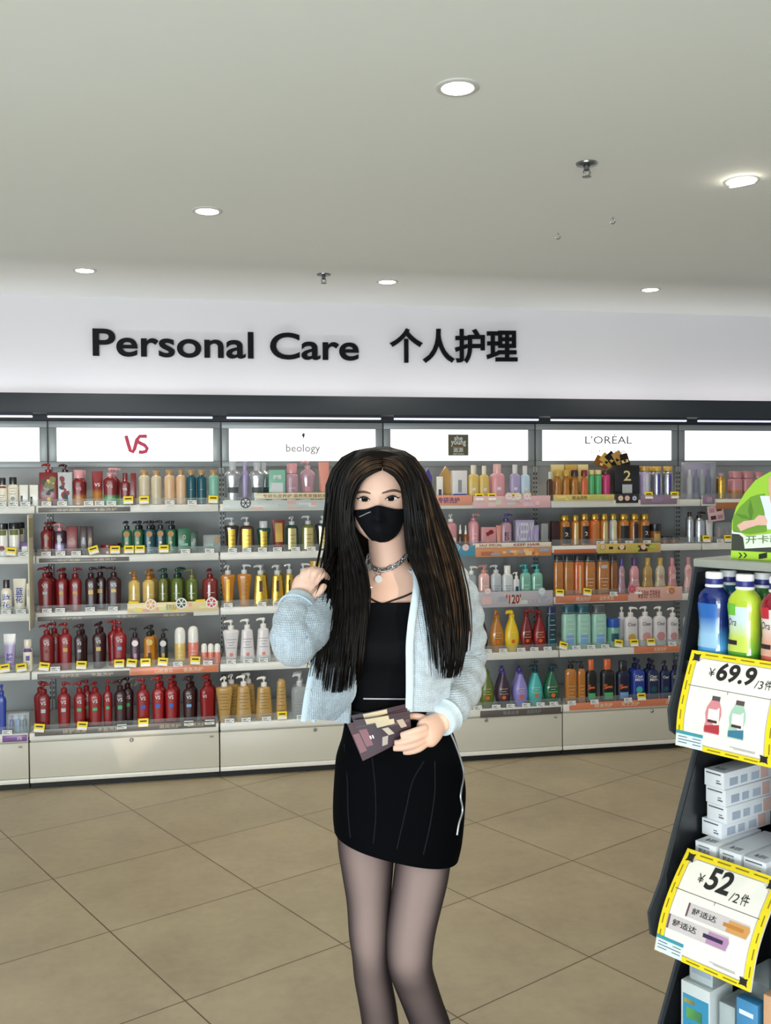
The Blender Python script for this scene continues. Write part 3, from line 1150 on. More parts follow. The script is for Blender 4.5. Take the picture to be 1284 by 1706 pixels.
def _tag_meshes():
    w = []
    w.append(('card', G().box(-.025, .025, -.001, .001, -.012, .014, .0006).mesh('card', M_TAGW), None, None))
    g = G()
    for x0, x1, z in ((-.02, .008, .006), (-.02, .0, .001), (-.02, .012, -.006), (.013, .021, .003)):
        g.box(x0, x1, -.0016, -.001, z, z + .0026)
    w.append(('print', g.mesh('print', M_INK), 0, None))
    y = []
    y.append(('card', G().box(-.027, .027, -.001, .001, -.022, .022, .0006).mesh('card', M_TAGY), None, None))
    g = G()
    g.box(-.018, .018, -.0016, -.001, .004, .0115)
    y.append(('print', g.mesh('print', M_INK), 0, None))
    g = G()
    g.box(-.024, .024, -.0015, -.001, -.021, -.006)
    y.append(('white_strip', g.mesh('white_strip', M_TAGW), 0, None))
    return w, y


TAGW, TAGY = _tag_meshes()
TAGPROTO = {}


def tags(bay, lev, white, yellow):
    """white and yellow price tags standing at the shelf edge at the pixel columns given"""
    global KIDS
    y = LEV_Y[lev] - 0.009
    n = 0
    for kind, us in (('w', white), ('y', yellow)):
        us = sorted(us, key=lambda q: q if not isinstance(q, tuple) else q[0])
        for i, q in enumerate(us):
            u, rot = (q, random.uniform(-3, 3)) if not isinstance(q, tuple) else q
            x = on_y(u, 1000, y).x
            if not (seam_x(bay - 2, y) + .02 < x < seam_x(bay - 1, y) - .02):
                x = min(max(x, seam_x(bay - 2, y) + .03), seam_x(bay - 1, y) - .03)
            z = LEV_T[lev] + (0.012 if kind == 'w' else 0.030)
            yy = y + (0.0 if kind == 'w' else -0.0035)
            lab = '%s price tag, %s from left on %s edge %s' % ('white' if kind == 'w' else 'yellow', ORD[i + 1], SHELF[lev], BAY[bay])
            grp = '%s price tags on the shelf edges' % ('white' if kind == 'w' else 'yellow')
            if kind not in TAGPROTO:
                TAGPROTO[kind] = t = place('price_tag', TAGW if kind == 'w' else TAGY, (x, yy, z), 0, lab, 'price tag', grp)
                KIDS = kid_map()
            else:
                t = copy_thing(TAGPROTO[kind], (x, yy, z), 0, lab, grp)
            t.rotation_euler = (math.radians(-14), math.radians(rot), 0)


def strip(bay, lev, u0, u1, v0, v1, col, label, text=None, tc='white', proud=0.0, discs=(), art=None, bold=0.0):
    """printed strip or promotional tray edge clipped on the front of a shelf"""
    y = LEV_Y[lev] - 0.008 - proud
    um = (u0 + u1) / 2
    x0, x1 = on_y(u0, 1000, y).x, on_y(u1, 1000, y).x
    lo, hi = seam_x(bay - 2, LEV_Y[lev]) + .006, seam_x(bay - 1, LEV_Y[lev]) - .006
    x0, x1 = max(x0, lo), min(x1, hi)
    z0, z1 = on_y(um, v1, y).z, on_y(um, v0, y).z
    c = Vector(((x0 + x1) / 2, y, z0))
    t = thing('shelf_strip' if z1 - z0 < .05 else 'promotional_tray', label, 'strip' if z1 - z0 < .05 else 'tray', c, 0, 'printed strips on the shelf edges')
    hw, hh = (x1 - x0) / 2, z1 - z0
    m = mat(cc(col), .4, coat=.2, noise=.03) if col != 'clear' else clear_mat('dfe6e6', .35)
    bd = G().box(-hw, hw, -.0015, .0015, 0, hh, .0008).build('board', m, t)
    if text:
        for s, a, b_ in text:
            g = G()
            sx0, sx1 = -hw + 2 * hw * a, -hw + 2 * hw * b_
            text_into(g, s, sx0, sx1, hh * .2, hh * .8, lambda x, z: Vector((x, -.0046 if art else -.0021, z)), bold)
            g.build('lettering', mat(cc(tc), .5), bd)
    if art:
        rnd = random.Random(int(u0))
        for i, cl in enumerate(art):
            for q in range(4):
                g = G()
                a = rnd.uniform(-.95, .75) * hw
                b_ = min(hw * .98, a + rnd.uniform(.06, .3) * hw)
                s0 = rnd.uniform(.05, .5) * hh
                if b_ - a < .01:
                    continue
                g.box(a, b_, -.0017 - .0002 * (4 * i + q), -.0012, s0, s0 + rnd.uniform(.2, .45) * hh)
                g.build('printed_shape', mat(cc(cl), .5), bd)
    for du, dv, r, c1, c2 in discs:
        p = on_y(du, dv, y)
        px, pz = p.x - c.x, p.z - c.z
        R = r / FPX * y
        g = G().prism([(px + R * math.cos(i * PI / 14), pz + R * math.sin(i * PI / 14)) for i in range(28)], lambda x, z, q: Vector((x, -.0045 - q, z)), 0, .0015)
        dk = g.build('round_badge', mat(cc(c1), .45), t)
        g = G()
        for s in range(6):
            a0 = s * PI / 3 + .12
            poly = [(px + R * .16 * math.cos(a0 + .4), pz + R * .16 * math.sin(a0 + .4))] + [(px + R * .78 * math.cos(a0 + q * .2), pz + R * .78 * math.sin(a0 + q * .2)) for q in range(5)]
            g.prism(poly, lambda x, z, q: Vector((x, -.006 - q, z)), 0, .0006)
        g.build('badge_print', mat(cc(c2), .5), dk)
    return t
# ------------------------------------------------------------------ shop stock: what stands where (image column, width, top row)
S = stock
# leftmost bay
S(1, 1, '''
7 17 796 str cream p=black top=cap cw=.7 l=rust lz=.84,.93 lw=.9 dash=4 dc=dkgrey | white bottle with black cap and red band
25 18 795 str cream p=black top=cap cw=.7 em=grey ez=.35 er=.2 dash=3 dz=.55,.8 dc=dkgrey | white bottle with black cap and round emblem
43 14 808 box card l=dkgrey lz=.1,.5 lw=.25 lx=-.5 | plain white slim carton
60 14 808 box card l=navy lz=.1,.45 lw=.25 lx=-.6 | white slim carton with blue print
''')
S(1, 2, '''
6 19 872 pot white p=black f=.82 l=olive lz=.78,.98 lw=1.0 em=rust ez=.3 er=.26 | white jar with olive band and red print
26 21 871 pot white p=black f=.82 l=olive lz=.78,.98 lw=1.0 em=grey ez=.25 er=.14 b=1 | white jar with olive band
43 17 903 box purple l=white lz=.3,.7 lw=.6 | small purple carton with white mark
''')
S(1, 3, '''
11 18 966 str cream p=dkbrown top=cap cw=.6 logo=蓝/花 tc=cobalt tz=.2,.8 tw=.8 | cream bottle with blue brush characters
33 23 964 tub cream p=cream logo=蓝/花 tc=cobalt tz=.3,.75 tw=.55 | cream tube with blue brush characters
49 9 972 box cream l=dkgrey lz=.55,.8 lw=.4 | narrow cream carton
''')
S(1, 4, '''
15 21 1056 tub white g=lilac gp=.72 p=silver logo=护/肤 tc=violet tz=.3,.5 | white tube with lilac top
45 16 1065 str cream top=cap cw=.8 l=purple lz=.8,.95 lw=.9 l2=violet lz2=.45,.65 lw2=.4 | cream flat bottle with purple print
''')
S(1, 5, '''
0 16 1140 vs cobalt | cobalt blue pump bottle
27 40 1188 case ltgrey inner=cobalt,sky,teal ih=.86 d=.45 | clear travel pack of three blue bottles
''')
# bay with the red letters
VS = ' logo=VS tc=pearl tz=.70,.82 tw=.42'
S(2, 1, '''
84 29 787 box crimson art=yellow,grey,black,olive seed=5 top=pump p=red ph=.048 d=.5 | red illustrated pump pack
112 25 787 box silver art=red,black,crimson seed=9 top=pump p=maroon ph=.045 d=.5 | silver illustrated pump pack
134 21 783 vs crimson g=amber gp=.38 top=cap p=pink cw=.8 logo=VS tz=.55,.68 tc=blush b=1 | red and gold bottle with pink cap
165 19 785 tub red g=amber gp=.35 p=amber logo=VS tz=.55,.66 | red and gold squeeze tube
186 23 780 vs crimson g=leaf gp=.32 p=pink logo=VS tz=.60,.74 tc=blush b=1 | red and green pump bottle
211 16 788 vs dkred g=leaf gp=.25 top=cap logo=VS tz=.58,.70 | dark red bottle with green foot
225 9 788 box dkred | narrow dark red carton
243 19 783 cyl beige p=wood cw=.66 dash=2 dc=sand | beige cylinder bottle with wooden cap
263 18 784 cyl beige p=wood cw=.66 dash=2 dc=sand | beige cylinder bottle with wooden cap
285 18 783 cyl peach p=wood cw=.66 dash=2 dc=sand | peach cylinder bottle with wooden cap
304 17 783 cyl peach p=wood cw=.5 dash=2 dc=sand | peach cylinder bottle with wooden cap
321 16 783 cyl teal p=wood cw=.66 dash=2 dc=lime | dark teal bottle with wooden cap
338 16 783 cyl teal p=wood cw=.66 dash=2 dc=lime | dark teal bottle with wooden cap
358 17 783 cyl seafoam p=wood cw=.66 dash=2 dc=gold | sea green bottle with wooden cap
''')
S(2, 2, '''
79 19 870 vs dkred logo=VS tz=.62,.76 tc=gold l=amber lz=.28,.34 lw=.5 b=1 | dark red pump bottle with gold print
101 17 872 vs plum g=lilac gp=.45 p=pink logo=VS tz=.58,.72 b=1 | lilac faded pump bottle
122 18 877 box dkred logo=VS/SHAMPOO tz=.45,.6 tc=gold tw=.4 | dark red tall carton
141 11 877 box maroon l=silver lz=.4,.62 lw=.35 | maroon tall narrow carton
152 9 877 box maroon l=gold lz=.45,.6 lw=.4 | maroon tall narrow carton
182 27 907 jar crimson f=.52 p=dkred l=white lz=.3,.6 lw=.15 | squat red hair mask jar
207 20 904 jar dkred f=.52 p=maroon dy=.03 | squat dark red hair mask jar
213 17 868 str green p=black ring=kraft em=ltgold ez=.45 er=.12 dash=2 dz=.15,.25 b=0 | green pump bottle with round kraft tag
231 17 868 str green p=black ring=kraft em=ltgold ez=.45 er=.12 dash=2 dz=.15,.25 b=1 | green pump bottle with round kraft tag
250 17 868 str teal p=black ring=kraft em=ltgold ez=.45 er=.12 dash=2 dz=.15,.25 b=1 | teal pump bottle with round kraft tag
269 17 867 str dkteal p=black ring=kraft em=white ez=.45 er=.12 dash=2 dz=.15,.25 | dark teal pump bottle with kraft tag
286 17 868 str green p=black ring=kraft em=ltgold ez=.45 er=.12 dash=2 dz=.15,.25 b=1 | green pump bottle with round kraft tag
308 20 880 box green em=gold l=seafoam lz=.3,.4 l2=seafoam lz2=.12,.18 logo=O tz=.55,.75 tw=.25 tc=ltgold | green carton with gold emblem
325 12 886 box dkgreen logo=O tz=.5,.7 tw=.3 tc=ltgold | small dark green carton
354 29 891 case grey inner=leaf ih=.55 kt=kraft d=.5 | clear pack with kraft swing tag
''')
S(2, 3, '''
76 25 945 vs crimson l=silver lz=.52,.60 lw=.32 b=1 %s | crimson pump bottle with silver label
103 19 947 vs crimson l=gold lz=.52,.62 lw=.36 b=1 %s | crimson pump bottle with gold label
126 21 946 vs crimson l=gold lz=.52,.60 lw=.36 %s | crimson pump bottle with gold label
152 20 945 vs maroon l=honey lz=.50,.62 lw=.42 b=1 bx=.045 %s | maroon pump bottle with cream label
190 25 944 vs maroon l=honey lz=.54,.64 lw=.34 b=0 %s | maroon pump bottle with cream label
224 20 951 cyl honey top=pump p=amber fin=glass f=.76 dash=3 | pale gold clear bottle with amber pump
248 21 950 cyl honey top=pump p=amber fin=glass f=.76 dash=3 b=1 | pale gold clear bottle with amber pump
272 16 948 cyl olive top=pump p=dkgreen fin=glass f=.76 dash=3 b=1 | olive bottle with dark pump
295 21 947 cyl moss top=pump p=dkgreen fin=glass f=.76 dash=3 b=1 | moss green bottle with dark pump
320 21 948 cyl moss top=pump p=olive fin=glass f=.76 dash=3 | moss green bottle with dark pump
350 27 947 cyl rust top=pump p=dkred fin=glass f=.76 dash=3 | rust red bottle with dark red pump
'''.replace('%s', VS))
S(2, 4, '''
77 24 1040 vs crimson l=dkred lz=.5,.58 lw=.2 b=1 bx=.03 %s | crimson pump bottle with dark label
108 22 1037 vs red l=gold lz=.50,.60 lw=.36 b=0 %s | crimson pump bottle with gold label
131 17 1041 vs maroon l=silver lz=.50,.58 lw=.36 b=1 %s | maroon pump bottle with silver label
163 20 1037 vs maroon l=honey lz=.50,.61 lw=.40 b=1 %s | maroon pump bottle with cream label
198 24 1035 vs red l=sky lz=.50,.59 lw=.32 b=1 bx=-.03 %s | crimson pump bottle with pale blue label
224 16 1045 str plum p=black ring=pearl l=mauve lz=.15,.45 lw=.3 | plum pump bottle with white neck tag
248 19 1043 str amber p=black ring=honey l=dkbrown lz=.15,.45 lw=.3 fin=glass b=1 | amber pump bottle with cream neck tag
271 15 1047 str black p=black ring=pearl l=gold lz=.2,.45 lw=.3 | black pump bottle with white neck tag
299 19 1045 dome honey p=white dash=1 | yellow bottle with white dome cap
321 18 1043 dome coral p=white dash=1 b=0 | coral bottle with white dome cap
339 11 1072 mini coral p=white | coral mini bottle with white cap
350 11 1072 mini coral p=white | coral mini bottle with white cap
361 11 1072 mini coral p=white | coral mini bottle with white cap
'''.replace('%s', VS))
S(2, 5, '''
70 22 1138 vs crimson l=silver lz=.50,.60 lw=.36 b=1 bx=-.025 %s | crimson pump bottle with silver label
104 22 1136 vs red l=silver lz=.50,.60 lw=.36 %s | crimson pump bottle with silver label
130 20 1136 vs red l=leaf lz=.50,.58 lw=.40 b=1 bx=.03 %s | crimson pump bottle with green label
156 23 1135 vs red l=leaf lz=.50,.58 lw=.36 b=0 %s | crimson pump bottle with green label
177 16 1133 vs red l=leaf lz=.50,.58 lw=.40 dy=.02 %s | crimson pump bottle with green label
198 21 1132 vs maroon l=leaf lz=.50,.60 lw=.36 b=1 bx=.035 %s | maroon pump bottle with green label
236 22 1130 vs red l=blue lz=.48,.58 lw=.36 %s | crimson pump bottle with blue label
261 20 1128 vs red l=blue lz=.48,.58 lw=.40 b=1 %s | crimson pump bottle with blue label
283 21 1128 vs red l=blue lz=.48,.58 lw=.36 b=1 %s | crimson pump bottle with blue label
313 21 1129 vs maroon l=sky lz=.48,.56 lw=.40 b=1 %s | maroon pump bottle with pale blue label
343 24 1126 vs red tx=-.5 r=14 b=1 logo=VS tc=pearl tz=.70,.80 tw=.3 | crimson pump bottle turned aside
'''.replace('%s', VS))
# bay with the faint lettering
S(3, 1, '''
390 28 769 sil silver p=silver l=dkgrey lz=.33,.50 lw=.8 fin=foil top=cap cw=.4 | silver sculpted bottle with dark label
410 13 769 sil lilac p=lilac top=cap cw=.5 dy=.05 | slim lilac sculpted bottle
430 27 770 sil silver p=silver l=dkgrey lz=.33,.50 lw=.8 fin=foil top=cap cw=.4 b=1 bx=.04 | silver sculpted bottle with dark label
463 27 783 box seafoam l=ltgrey lz=.05,.62 lw=.7 l2=grey lz2=.05,.3 logo=护理 tz=.72,.86 tw=.5 | pale teal gift carton
488 21 772 str mauve p=pink top=cap cw=.8 fin=glass dash=3 | pink bottle with flat pink cap
514 25 768 sil mauve p=pink fin=glass l=rose lz=.15,.5 lw=.5 | pink floral pump bottle
541 18 770 tub salmon p=salmon | salmon pink squeeze tube
577 17 771 can salmon p=salmon dash=4 dc=rose | salmon pink bottle beside the woman's hair
''')
LUX = ' fin=glass lf=1 lz=.08,.86 lw=.6 dash=3 dz=.3,.6 dc=dkbrown'
S(3, 2, '''
387 26 862 fla dkbrown p=ltgrey l=foil%s | dark brown pump bottle with gold label
412 26 861 str brown p=ltgrey l=foil%s | brown square pump bottle with gold label
440 23 868 fla dkgreen p=ltgrey l=foil top=cap cw=.6%s | dark green capped bottle with gold label
465 24 866 tub rust p=dkbrown l=gold lz=.3,.9 | rust brown tube with gold label
487 24 860 str dkgreen p=ltgrey l=ltgold%s | dark green pump bottle with pale gold label
514 23 859 str olive p=ltgrey l=ltgold%s | olive pump bottle with pale gold label
538 24 859 fla black p=ltgrey l=ltgold%s | black-green pump bottle with gold label
566 15 866 tub olive p=dkgreen l=foil lz=.3,.9 | olive tube beside the woman's hair
'''.replace('%s', LUX))
S(3, 3, '''
380 25 941 fla amber p=ltgrey fin=glass l=gold lz=.1,.85 lw=.3 lf=1 | amber pump bottle with gold strip
407 25 940 fla amber p=ltgrey fin=glass dash=5 dc=gold dz=.3,.8 | amber pump bottle with gold print
434 26 941 tap foil p=ltgrey fin=foil l=brown lz=.45,.8 lw=.25 b=1 | gold foil pump bottle
462 25 941 tap foil p=ltgrey fin=foil l=brown lz=.45,.8 lw=.25 b=1 | gold foil pump bottle
482 19 939 tap foil p=ltgrey fin=foil l=brown lz=.45,.8 lw=.25 | gold foil pump bottle
505 20 938 tap foil p=ltgrey fin=foil l=brown lz=.45,.8 lw=.25 | gold foil pump bottle
525 19 934 can dkamber p=gold fin=glass f=.5 cw=1 | amber jar beside her raised hand
''')
SW = ' dash=4 dz=.45,.7 dc=dkgrey em=coral ez=.25 er=.12'
S(3, 4, '''
384 28 1033 fla pearl p=white%s | white pump bottle wide at the top
411 26 1031 tap pearl p=white b=0%s | white pump bottle wide at the foot
438 25 1029 tap pearl p=white b=0%s | white pump bottle wide at the foot
470 24 1031 tap pearl p=white%s | white pump bottle behind her sleeve
'''.replace('%s', SW))
ST = ' dash=6 dz=.35,.8 dc=brown'
S(3, 5, '''
372 29 1127 fla tan p=white b=1 bx=.04%s | tan pump bottle wide at the top
404 28 1125 tap tan p=white b=1 bx=.03%s | tan pump bottle wide at the foot
438 30 1127 tap tan p=white%s | tan pump bottle wide at the foot
467 19 1131 tap tan top=cap f=.98 cw=.5%s | tan capped bottle
497 27 1122 str ltgrey fin=clear p=ltgrey dash=5 dc=grey f=.72 b=1 | clear pump bottle beside the cardigan
'''.replace('%s', ST))
# bay with the dark square
S(4, 1, '''
699 15 779 box pearl l=pink lz=.05,.3 lw=.8 | pale pink carton beside the woman's hair
713 19 780 hex violet em=lilac logo=O tz=.3,.7 tw=.5 tc=lilac d=.5 | violet hexagonal carton
733 10 794 box white l=dkgrey lz=.1,.5 lw=.5 | small white carton with grey print
743 24 777 house tan d=.4 dy=.05 | gold gabled carton
765 24 784 box pearl l2=blue lz2=.02,.26 l=grey lz=.3,.7 lw=.25 | white carton with blue foot
789 20 775 str honey top=cap p=cream cw=.45 l=pearl lz=.4,.5 lw=.3 b=1 | cream bottle with clear cap
807 18 776 str honey top=cap p=cream cw=.45 l=pearl lz=.4,.5 lw=.3 | cream bottle with clear cap
830 22 773 str pink top=cap p=blush cw=.45 l=pearl lz=.4,.5 lw=.3 b=1 | pink bottle with pale cap
858 18 774 str lilac top=cap p=pearl cw=.45 l=pearl lz=.4,.5 lw=.3 b=1 | lilac bottle with pale cap
875 16 776 str ltblue top=cap p=pearl cw=.45 l=pearl lz=.4,.5 lw=.3 b=1 | pale blue bottle with pale cap
''')
S(4, 2, '''
732 12 855 str violet p=ltgrey top=cap | slim violet bottle beside the woman's hair
751 20 856 str rose p=white l=pearl lz=.1,.4 lw=.7 d=.9 | rose serum pump bottle
767 9 874 drop brown p=white | tiny brown dropper bottle
776 9 875 drop dkamber p=white | tiny amber dropper bottle
789 20 856 cyl pink top=pump p=rose dash=3 f=.8 | pink cylinder pump bottle
813 27 878 box rose art=salmon,dkred seed=4 d=.5 | rose carton with striped print
831 12 875 tub salmon p=pink | slim salmon tube
843 22 856 str mauve p=violet logo=E/D tz=.25,.6 tw=.4 tc=plum | mauve pump bottle
872 33 866 box lilac logo=KEEP.Y tz=.2,.9 tw=.9 tc=ltgrey d=.5 | lilac carton with tall white letters
893 11 875 tub lilac p=purple | slim lilac tube
906 11 872 box grey d=.8 | narrow grey carton
''')
S(4, 3, '''
785 16 943 str ltgrey p=white fin=clear l=rust lz=.3,.6 lw=.4 | clear pump bottle with white pump
806 18 941 str blush p=salmon fin=glass dash=4 | pink pump bottle with salmon pump
826 18 941 str silver p=ltgrey dash=4 dc=dkteal b=1 bx=-.05 | silver grey pump bottle
845 19 942 str ltgrey p=white top=cap dash=4 dc=dkteal cw=.6 | pale grey capped bottle
860 11 953 str pearl p=white l=teal lz=.2,.6 lw=.5 | small white pump bottle
875 18 940 str seafoam p=aqua fin=glass dash=3 b=1 bx=.02 | sea green pump bottle
894 19 940 str seafoam p=aqua fin=glass dash=3 | sea green pump bottle
''')
OV = ' em=orange ez=.3 er=.13 dash=3 dz=.4,.55 dc=ltgold'
S(4, 4, '''
803 18 1022 ova maroon p=maroon fin=glass%s | dark red oval bottle
827 25 1019 ova amber p=amber fin=glass b=1%s | amber oval bottle
852 27 1019 ova yellow p=yellow b=1%s | yellow oval bottle
876 24 1017 ova crimson p=crimson fin=glass b=1%s | crimson oval bottle with gold print
898 25 1019 ova red p=crimson b=1%s | bright red oval bottle
'''.replace('%s', OV))
S(4, 5, '''
810 24 1112 ova moss p=moss%s | olive green oval bottle
837 25 1113 ova plum p=violet b=1%s | dark plum oval bottle with purple pump
866 26 1113 ova lavender p=violet b=1%s | lavender oval bottle
891 26 1111 ova aqua p=dkteal b=1%s | aqua oval bottle
918 26 1110 ova green p=dkteal fin=glass b=1%s | deep green oval bottle
'''.replace('%s', OV))
# bay with the thin grey lettering
S(5, 1, '''
916 10 786 str brown p=ltgrey top=cap | slim brown bottle with grey cap
929 13 783 waist amber p=gold fin=glass cw=.8 b=1 | amber bottle with gold cap
943 14 783 waist amber p=gold fin=glass cw=.8 b=1 | amber bottle with gold cap
957 14 783 waist amber p=plum fin=glass cw=.8 b=1 | amber bottle with plum cap
973 12 783 waist orange p=rust fin=glass cw=.8 b=1 | orange bottle with red cap
985 10 783 cyl leaf p=ltgold cw=.9 | slim green bottle with gold cap
996 13 783 cyl leaf p=ltgold cw=.9 | green bottle with gold cap
1009 14 783 cyl hotpink p=brown cw=.9 | magenta bottle with brown cap
1040 40 775 box black logo=2 tz=.55,.85 tw=.3 tc=ltgold l=silver lz=.2,.45 lw=.4 d=.5 | black display box of hair sachets
1073 18 777 cyl lilac p=gold cw=.85 fin=glass l=ltgrey lz=.1,.9 lw=.3 | lilac cylinder bottle with gold cap
1094 15 777 cyl silver p=gold cw=.85 fin=foil l=violet lz=.1,.9 lw=.3 b=1 | silver violet bottle with gold cap
1112 16 777 cyl silver p=gold cw=.85 fin=foil l=violet lz=.1,.9 lw=.3 | silver violet bottle with gold cap
''')
L2 = ' fin=glass p=gold pf=foil cw=.8 f=.82'
S(5, 2, '''
924 14 868 box maroon d=.8 | maroon slim carton
940 20 858 cyl copper l=black lz=.08,.75 lw=.7 logo=2 tz=.35,.55 tw=.3%s | amber bottle with black label
958 14 858 cyl copper l=ltgold lz=.05,.9 lw=.4 lf=1%s | amber bottle with gold front
973 17 856 cyl copper l=black lz=.08,.75 lw=.7 logo=2 tz=.35,.55 tw=.3%s | amber bottle with black label
990 18 856 cyl orange l=copper lz=.05,.9 lw=.6%s | orange amber bottle
1006 14 856 cyl copper l=ltgold lz=.05,.9 lw=.4 lf=1%s | amber bottle with gold front
1021 13 856 cyl silver l=ltgold lz=.1,.9 lw=.4%s | silver bottle with gold front
1038 18 856 cyl copper l=black lz=.08,.75 lw=.75%s | amber bottle with black label
1056 16 856 cyl copper l=dkbrown lz=.05,.9 lw=.5%s | amber bottle with brown front
1073 16 856 cyl copper l=black lz=.08,.75 lw=.75 logo=2 tz=.35,.55 tw=.3%s | amber bottle with black label
1091 18 873 jar dkamber p=black l=gold lz=.2,.8 lw=.6 | amber jar with black lid
1107 15 893 jar dkamber p=black f=.6 | low amber jar with black lid
1122 14 894 jar dkamber p=black f=.6 | low amber jar with black lid
'''.replace('%s', L2))
L3 = ' fin=glass p=black f=.84 cw=.9'
S(5, 3, '''
930 16 925 inv copper%s | copper bottle with black cap
947 18 925 inv copper b=0%s | copper bottle with black cap
964 17 925 inv orange l=ltgold lz=.1,.9 lw=.2%s | bright orange copper bottle
982 18 925 inv copper dash=4%s | copper bottle with black cap
1004 21 924 inv copper dash=4 l=silver lz=.8,.9 lw=.5%s | copper bottle with black cap
1022 14 926 inv dkamber%s | copper bottle with black cap
1035 16 930 waist mauve p=violet fin=glass em=pink ez=.7 er=.2 | mauve bottle with violet cap
1056 20 930 waist pink p=purple fin=glass dash=3 | pink bottle with purple cap
1078 21 929 waist tan p=gold fin=glass | tan bottle with gold cap
1099 20 929 waist sand p=gold fin=glass em=rose ez=.6 er=.15 | sand coloured bottle with gold cap
1119 17 929 waist rose p=rose fin=glass em=blush ez=.6 er=.25 | rose pink bottle with flower
'''.replace('%s', L3))
L4 = ' dash=5 dz=.3,.85 dc=white'
CL = ' p=white logo=Clear tc=black tz=.68,.82 tw=.62 tb=.004'
S(5, 4, '''
947 24 1008 inv mint p=teal l=sky lz=.14,.40 lw=.55%s | mint shampoo bottle with teal cap
971 24 1008 inv mint p=teal l=sky lz=.14,.40 lw=.55 b=1%s | mint shampoo bottle with teal cap
997 24 1008 inv mint p=dkgrey l=sky lz=.14,.40 lw=.55%s | mint shampoo bottle with grey cap
1021 20 1030 jar seafoam p=blue f=.7 l=teal lz=.3,.7 lw=.6 | sea green jar with blue lid
1035 14 1011 str pearl p=white dy=.06 | white pump bottle in the back
1050 22 1011 str pearl em=gold ez=.3 er=.28%q | white pump bottle with gold picture
1074 23 1010 str pearl em=pink ez=.32 er=.30%q | white pump bottle with pink picture
1098 21 1010 str pearl em=rose ez=.32 er=.32%q | white pump bottle with red ring
1120 18 1012 str pearl em=rose ez=.32 er=.32%q | white pump bottle with red ring
'''.replace('%s', L4).replace('%q', CL))
MN = ' logo=LOREAL/MEN tz=.62,.76 tw=.55 tc=ltgrey l2=%c lz2=.10,.34 lw2=.62'
S(5, 5, '''
950 19 1100 str copper p=black fin=glass f=.82 dash=4 dc=ltgold | copper pump bottle with black pump
968 16 1100 str copper p=black fin=glass f=.82 dash=4 dc=ltgold b=0 | copper pump bottle with black pump
984 22 1099 str black p=orange top=cap cw=.5 l=orange lz=.44,.50 lw=.5 logo=5 tc=orange tz=.40,.58 tw=.26 tx=-.45 l2=leaf lz2=.08,.30 | black bottle with orange five and cap
1011 23 1098 str black p=orange top=cap cw=.5 l=orange lz=.44,.50 lw=.5 logo=5 tc=orange tz=.40,.58 tw=.26 tx=-.45 l2=leaf lz2=.08,.30 | black bottle with orange five and cap
1037 22 1101 str dknavy p=black top=cap cw=.6 l=orange lz=.44,.50 lw=.5 logo=5 tc=orange tz=.40,.58 tw=.26 tx=-.45 l2=sky lz2=.08,.30 | navy bottle with orange five
1062 22 1098 str cobalt p=navy logo=Clear/MEN tc=white tz=.62,.84 tw=.6 em=aqua ez=.35 er=.24 b=1 | cobalt blue pump bottle with round emblem
1086 20 1099 str navy p=dknavy logo=Clear/MEN tc=white tz=.62,.84 tw=.6 em=teal ez=.35 er=.24 b=1 | navy pump bottle with round emblem
1107 16 1100 str navy p=dknavy logo=Clear tc=white tz=.70,.82 tw=.6 em=teal ez=.35 er=.24 | navy pump bottle with round emblem
1124 16 1100 str navy p=dknavy logo=Clear tc=white tz=.70,.82 tw=.6 em=teal ez=.35 er=.24 | navy pump bottle with round emblem
''')
# rightmost bay
S(6, 1, '''
1163 48 770 case lilac r=0 dy=.012 inner=pearl,violet,silver,violet ih=.8 d=.4 | clear display case with lilac card
1200 14 788 cyl gold p=mauve cw=.7 fin=foil | slim gold bottle with mauve cap
1226 18 785 str rose p=rose top=cap cw=.9 g=copper gp=.4 b=1 | rose and copper bottle
1245 18 785 str rose p=rose top=cap cw=.9 g=copper gp=.4 b=1 | rose and copper bottle
1264 17 786 str rose p=rose top=cap cw=.9 g=copper gp=.4 | rose and copper bottle
''')
S(6, 2, '''
1148 12 853 cyl silver p=dkbrown cw=.5 fin=foil | slim silver bottle with dark cap
1164 17 853 cyl silver p=dkbrown cw=.5 fin=foil top=pump f=.82 | wide silver bottle with dark pump
1181 12 866 tub ltgrey p=rose | slim pale grey tube
1203 28 870 case grey inner=rose,mauve ih=.75 d=.4 | clear gift pack with rose bottles
1232 22 872 box mauve d=.5 | mauve carton half hidden by the green card
''')
S(6, 3, '''
1146 18 928 waist blush p=rose fin=glass em=pink ez=.75 er=.3 | blush bottle with pink flower
1160 14 930 waist gold p=dkbrown fin=glass | gold bottle beside the black stand
''')
S(6, 4, '''
1147 17 1011 str pearl p=white em=rose ez=.32 er=.3 | white pump bottle beside the black stand
''')
# tray-mounted items that overhang a seam
S(4, 4, '''
918 16 1010 inv dkteal p=navy dash=5 dz=.3,.85 l=teal lz=.1,.35 lw=.6 | dark teal shampoo bottle
''')
S(5, 1, '''
928 20 774 box ltgold dy=.10 d=.4 | pale gold carton behind the amber bottles
950 19 774 box gold dy=.10 d=.4 | gold carton behind the amber bottles
970 17 774 box ltgold dy=.10 d=.4 | pale yellow carton behind the red cap
''')
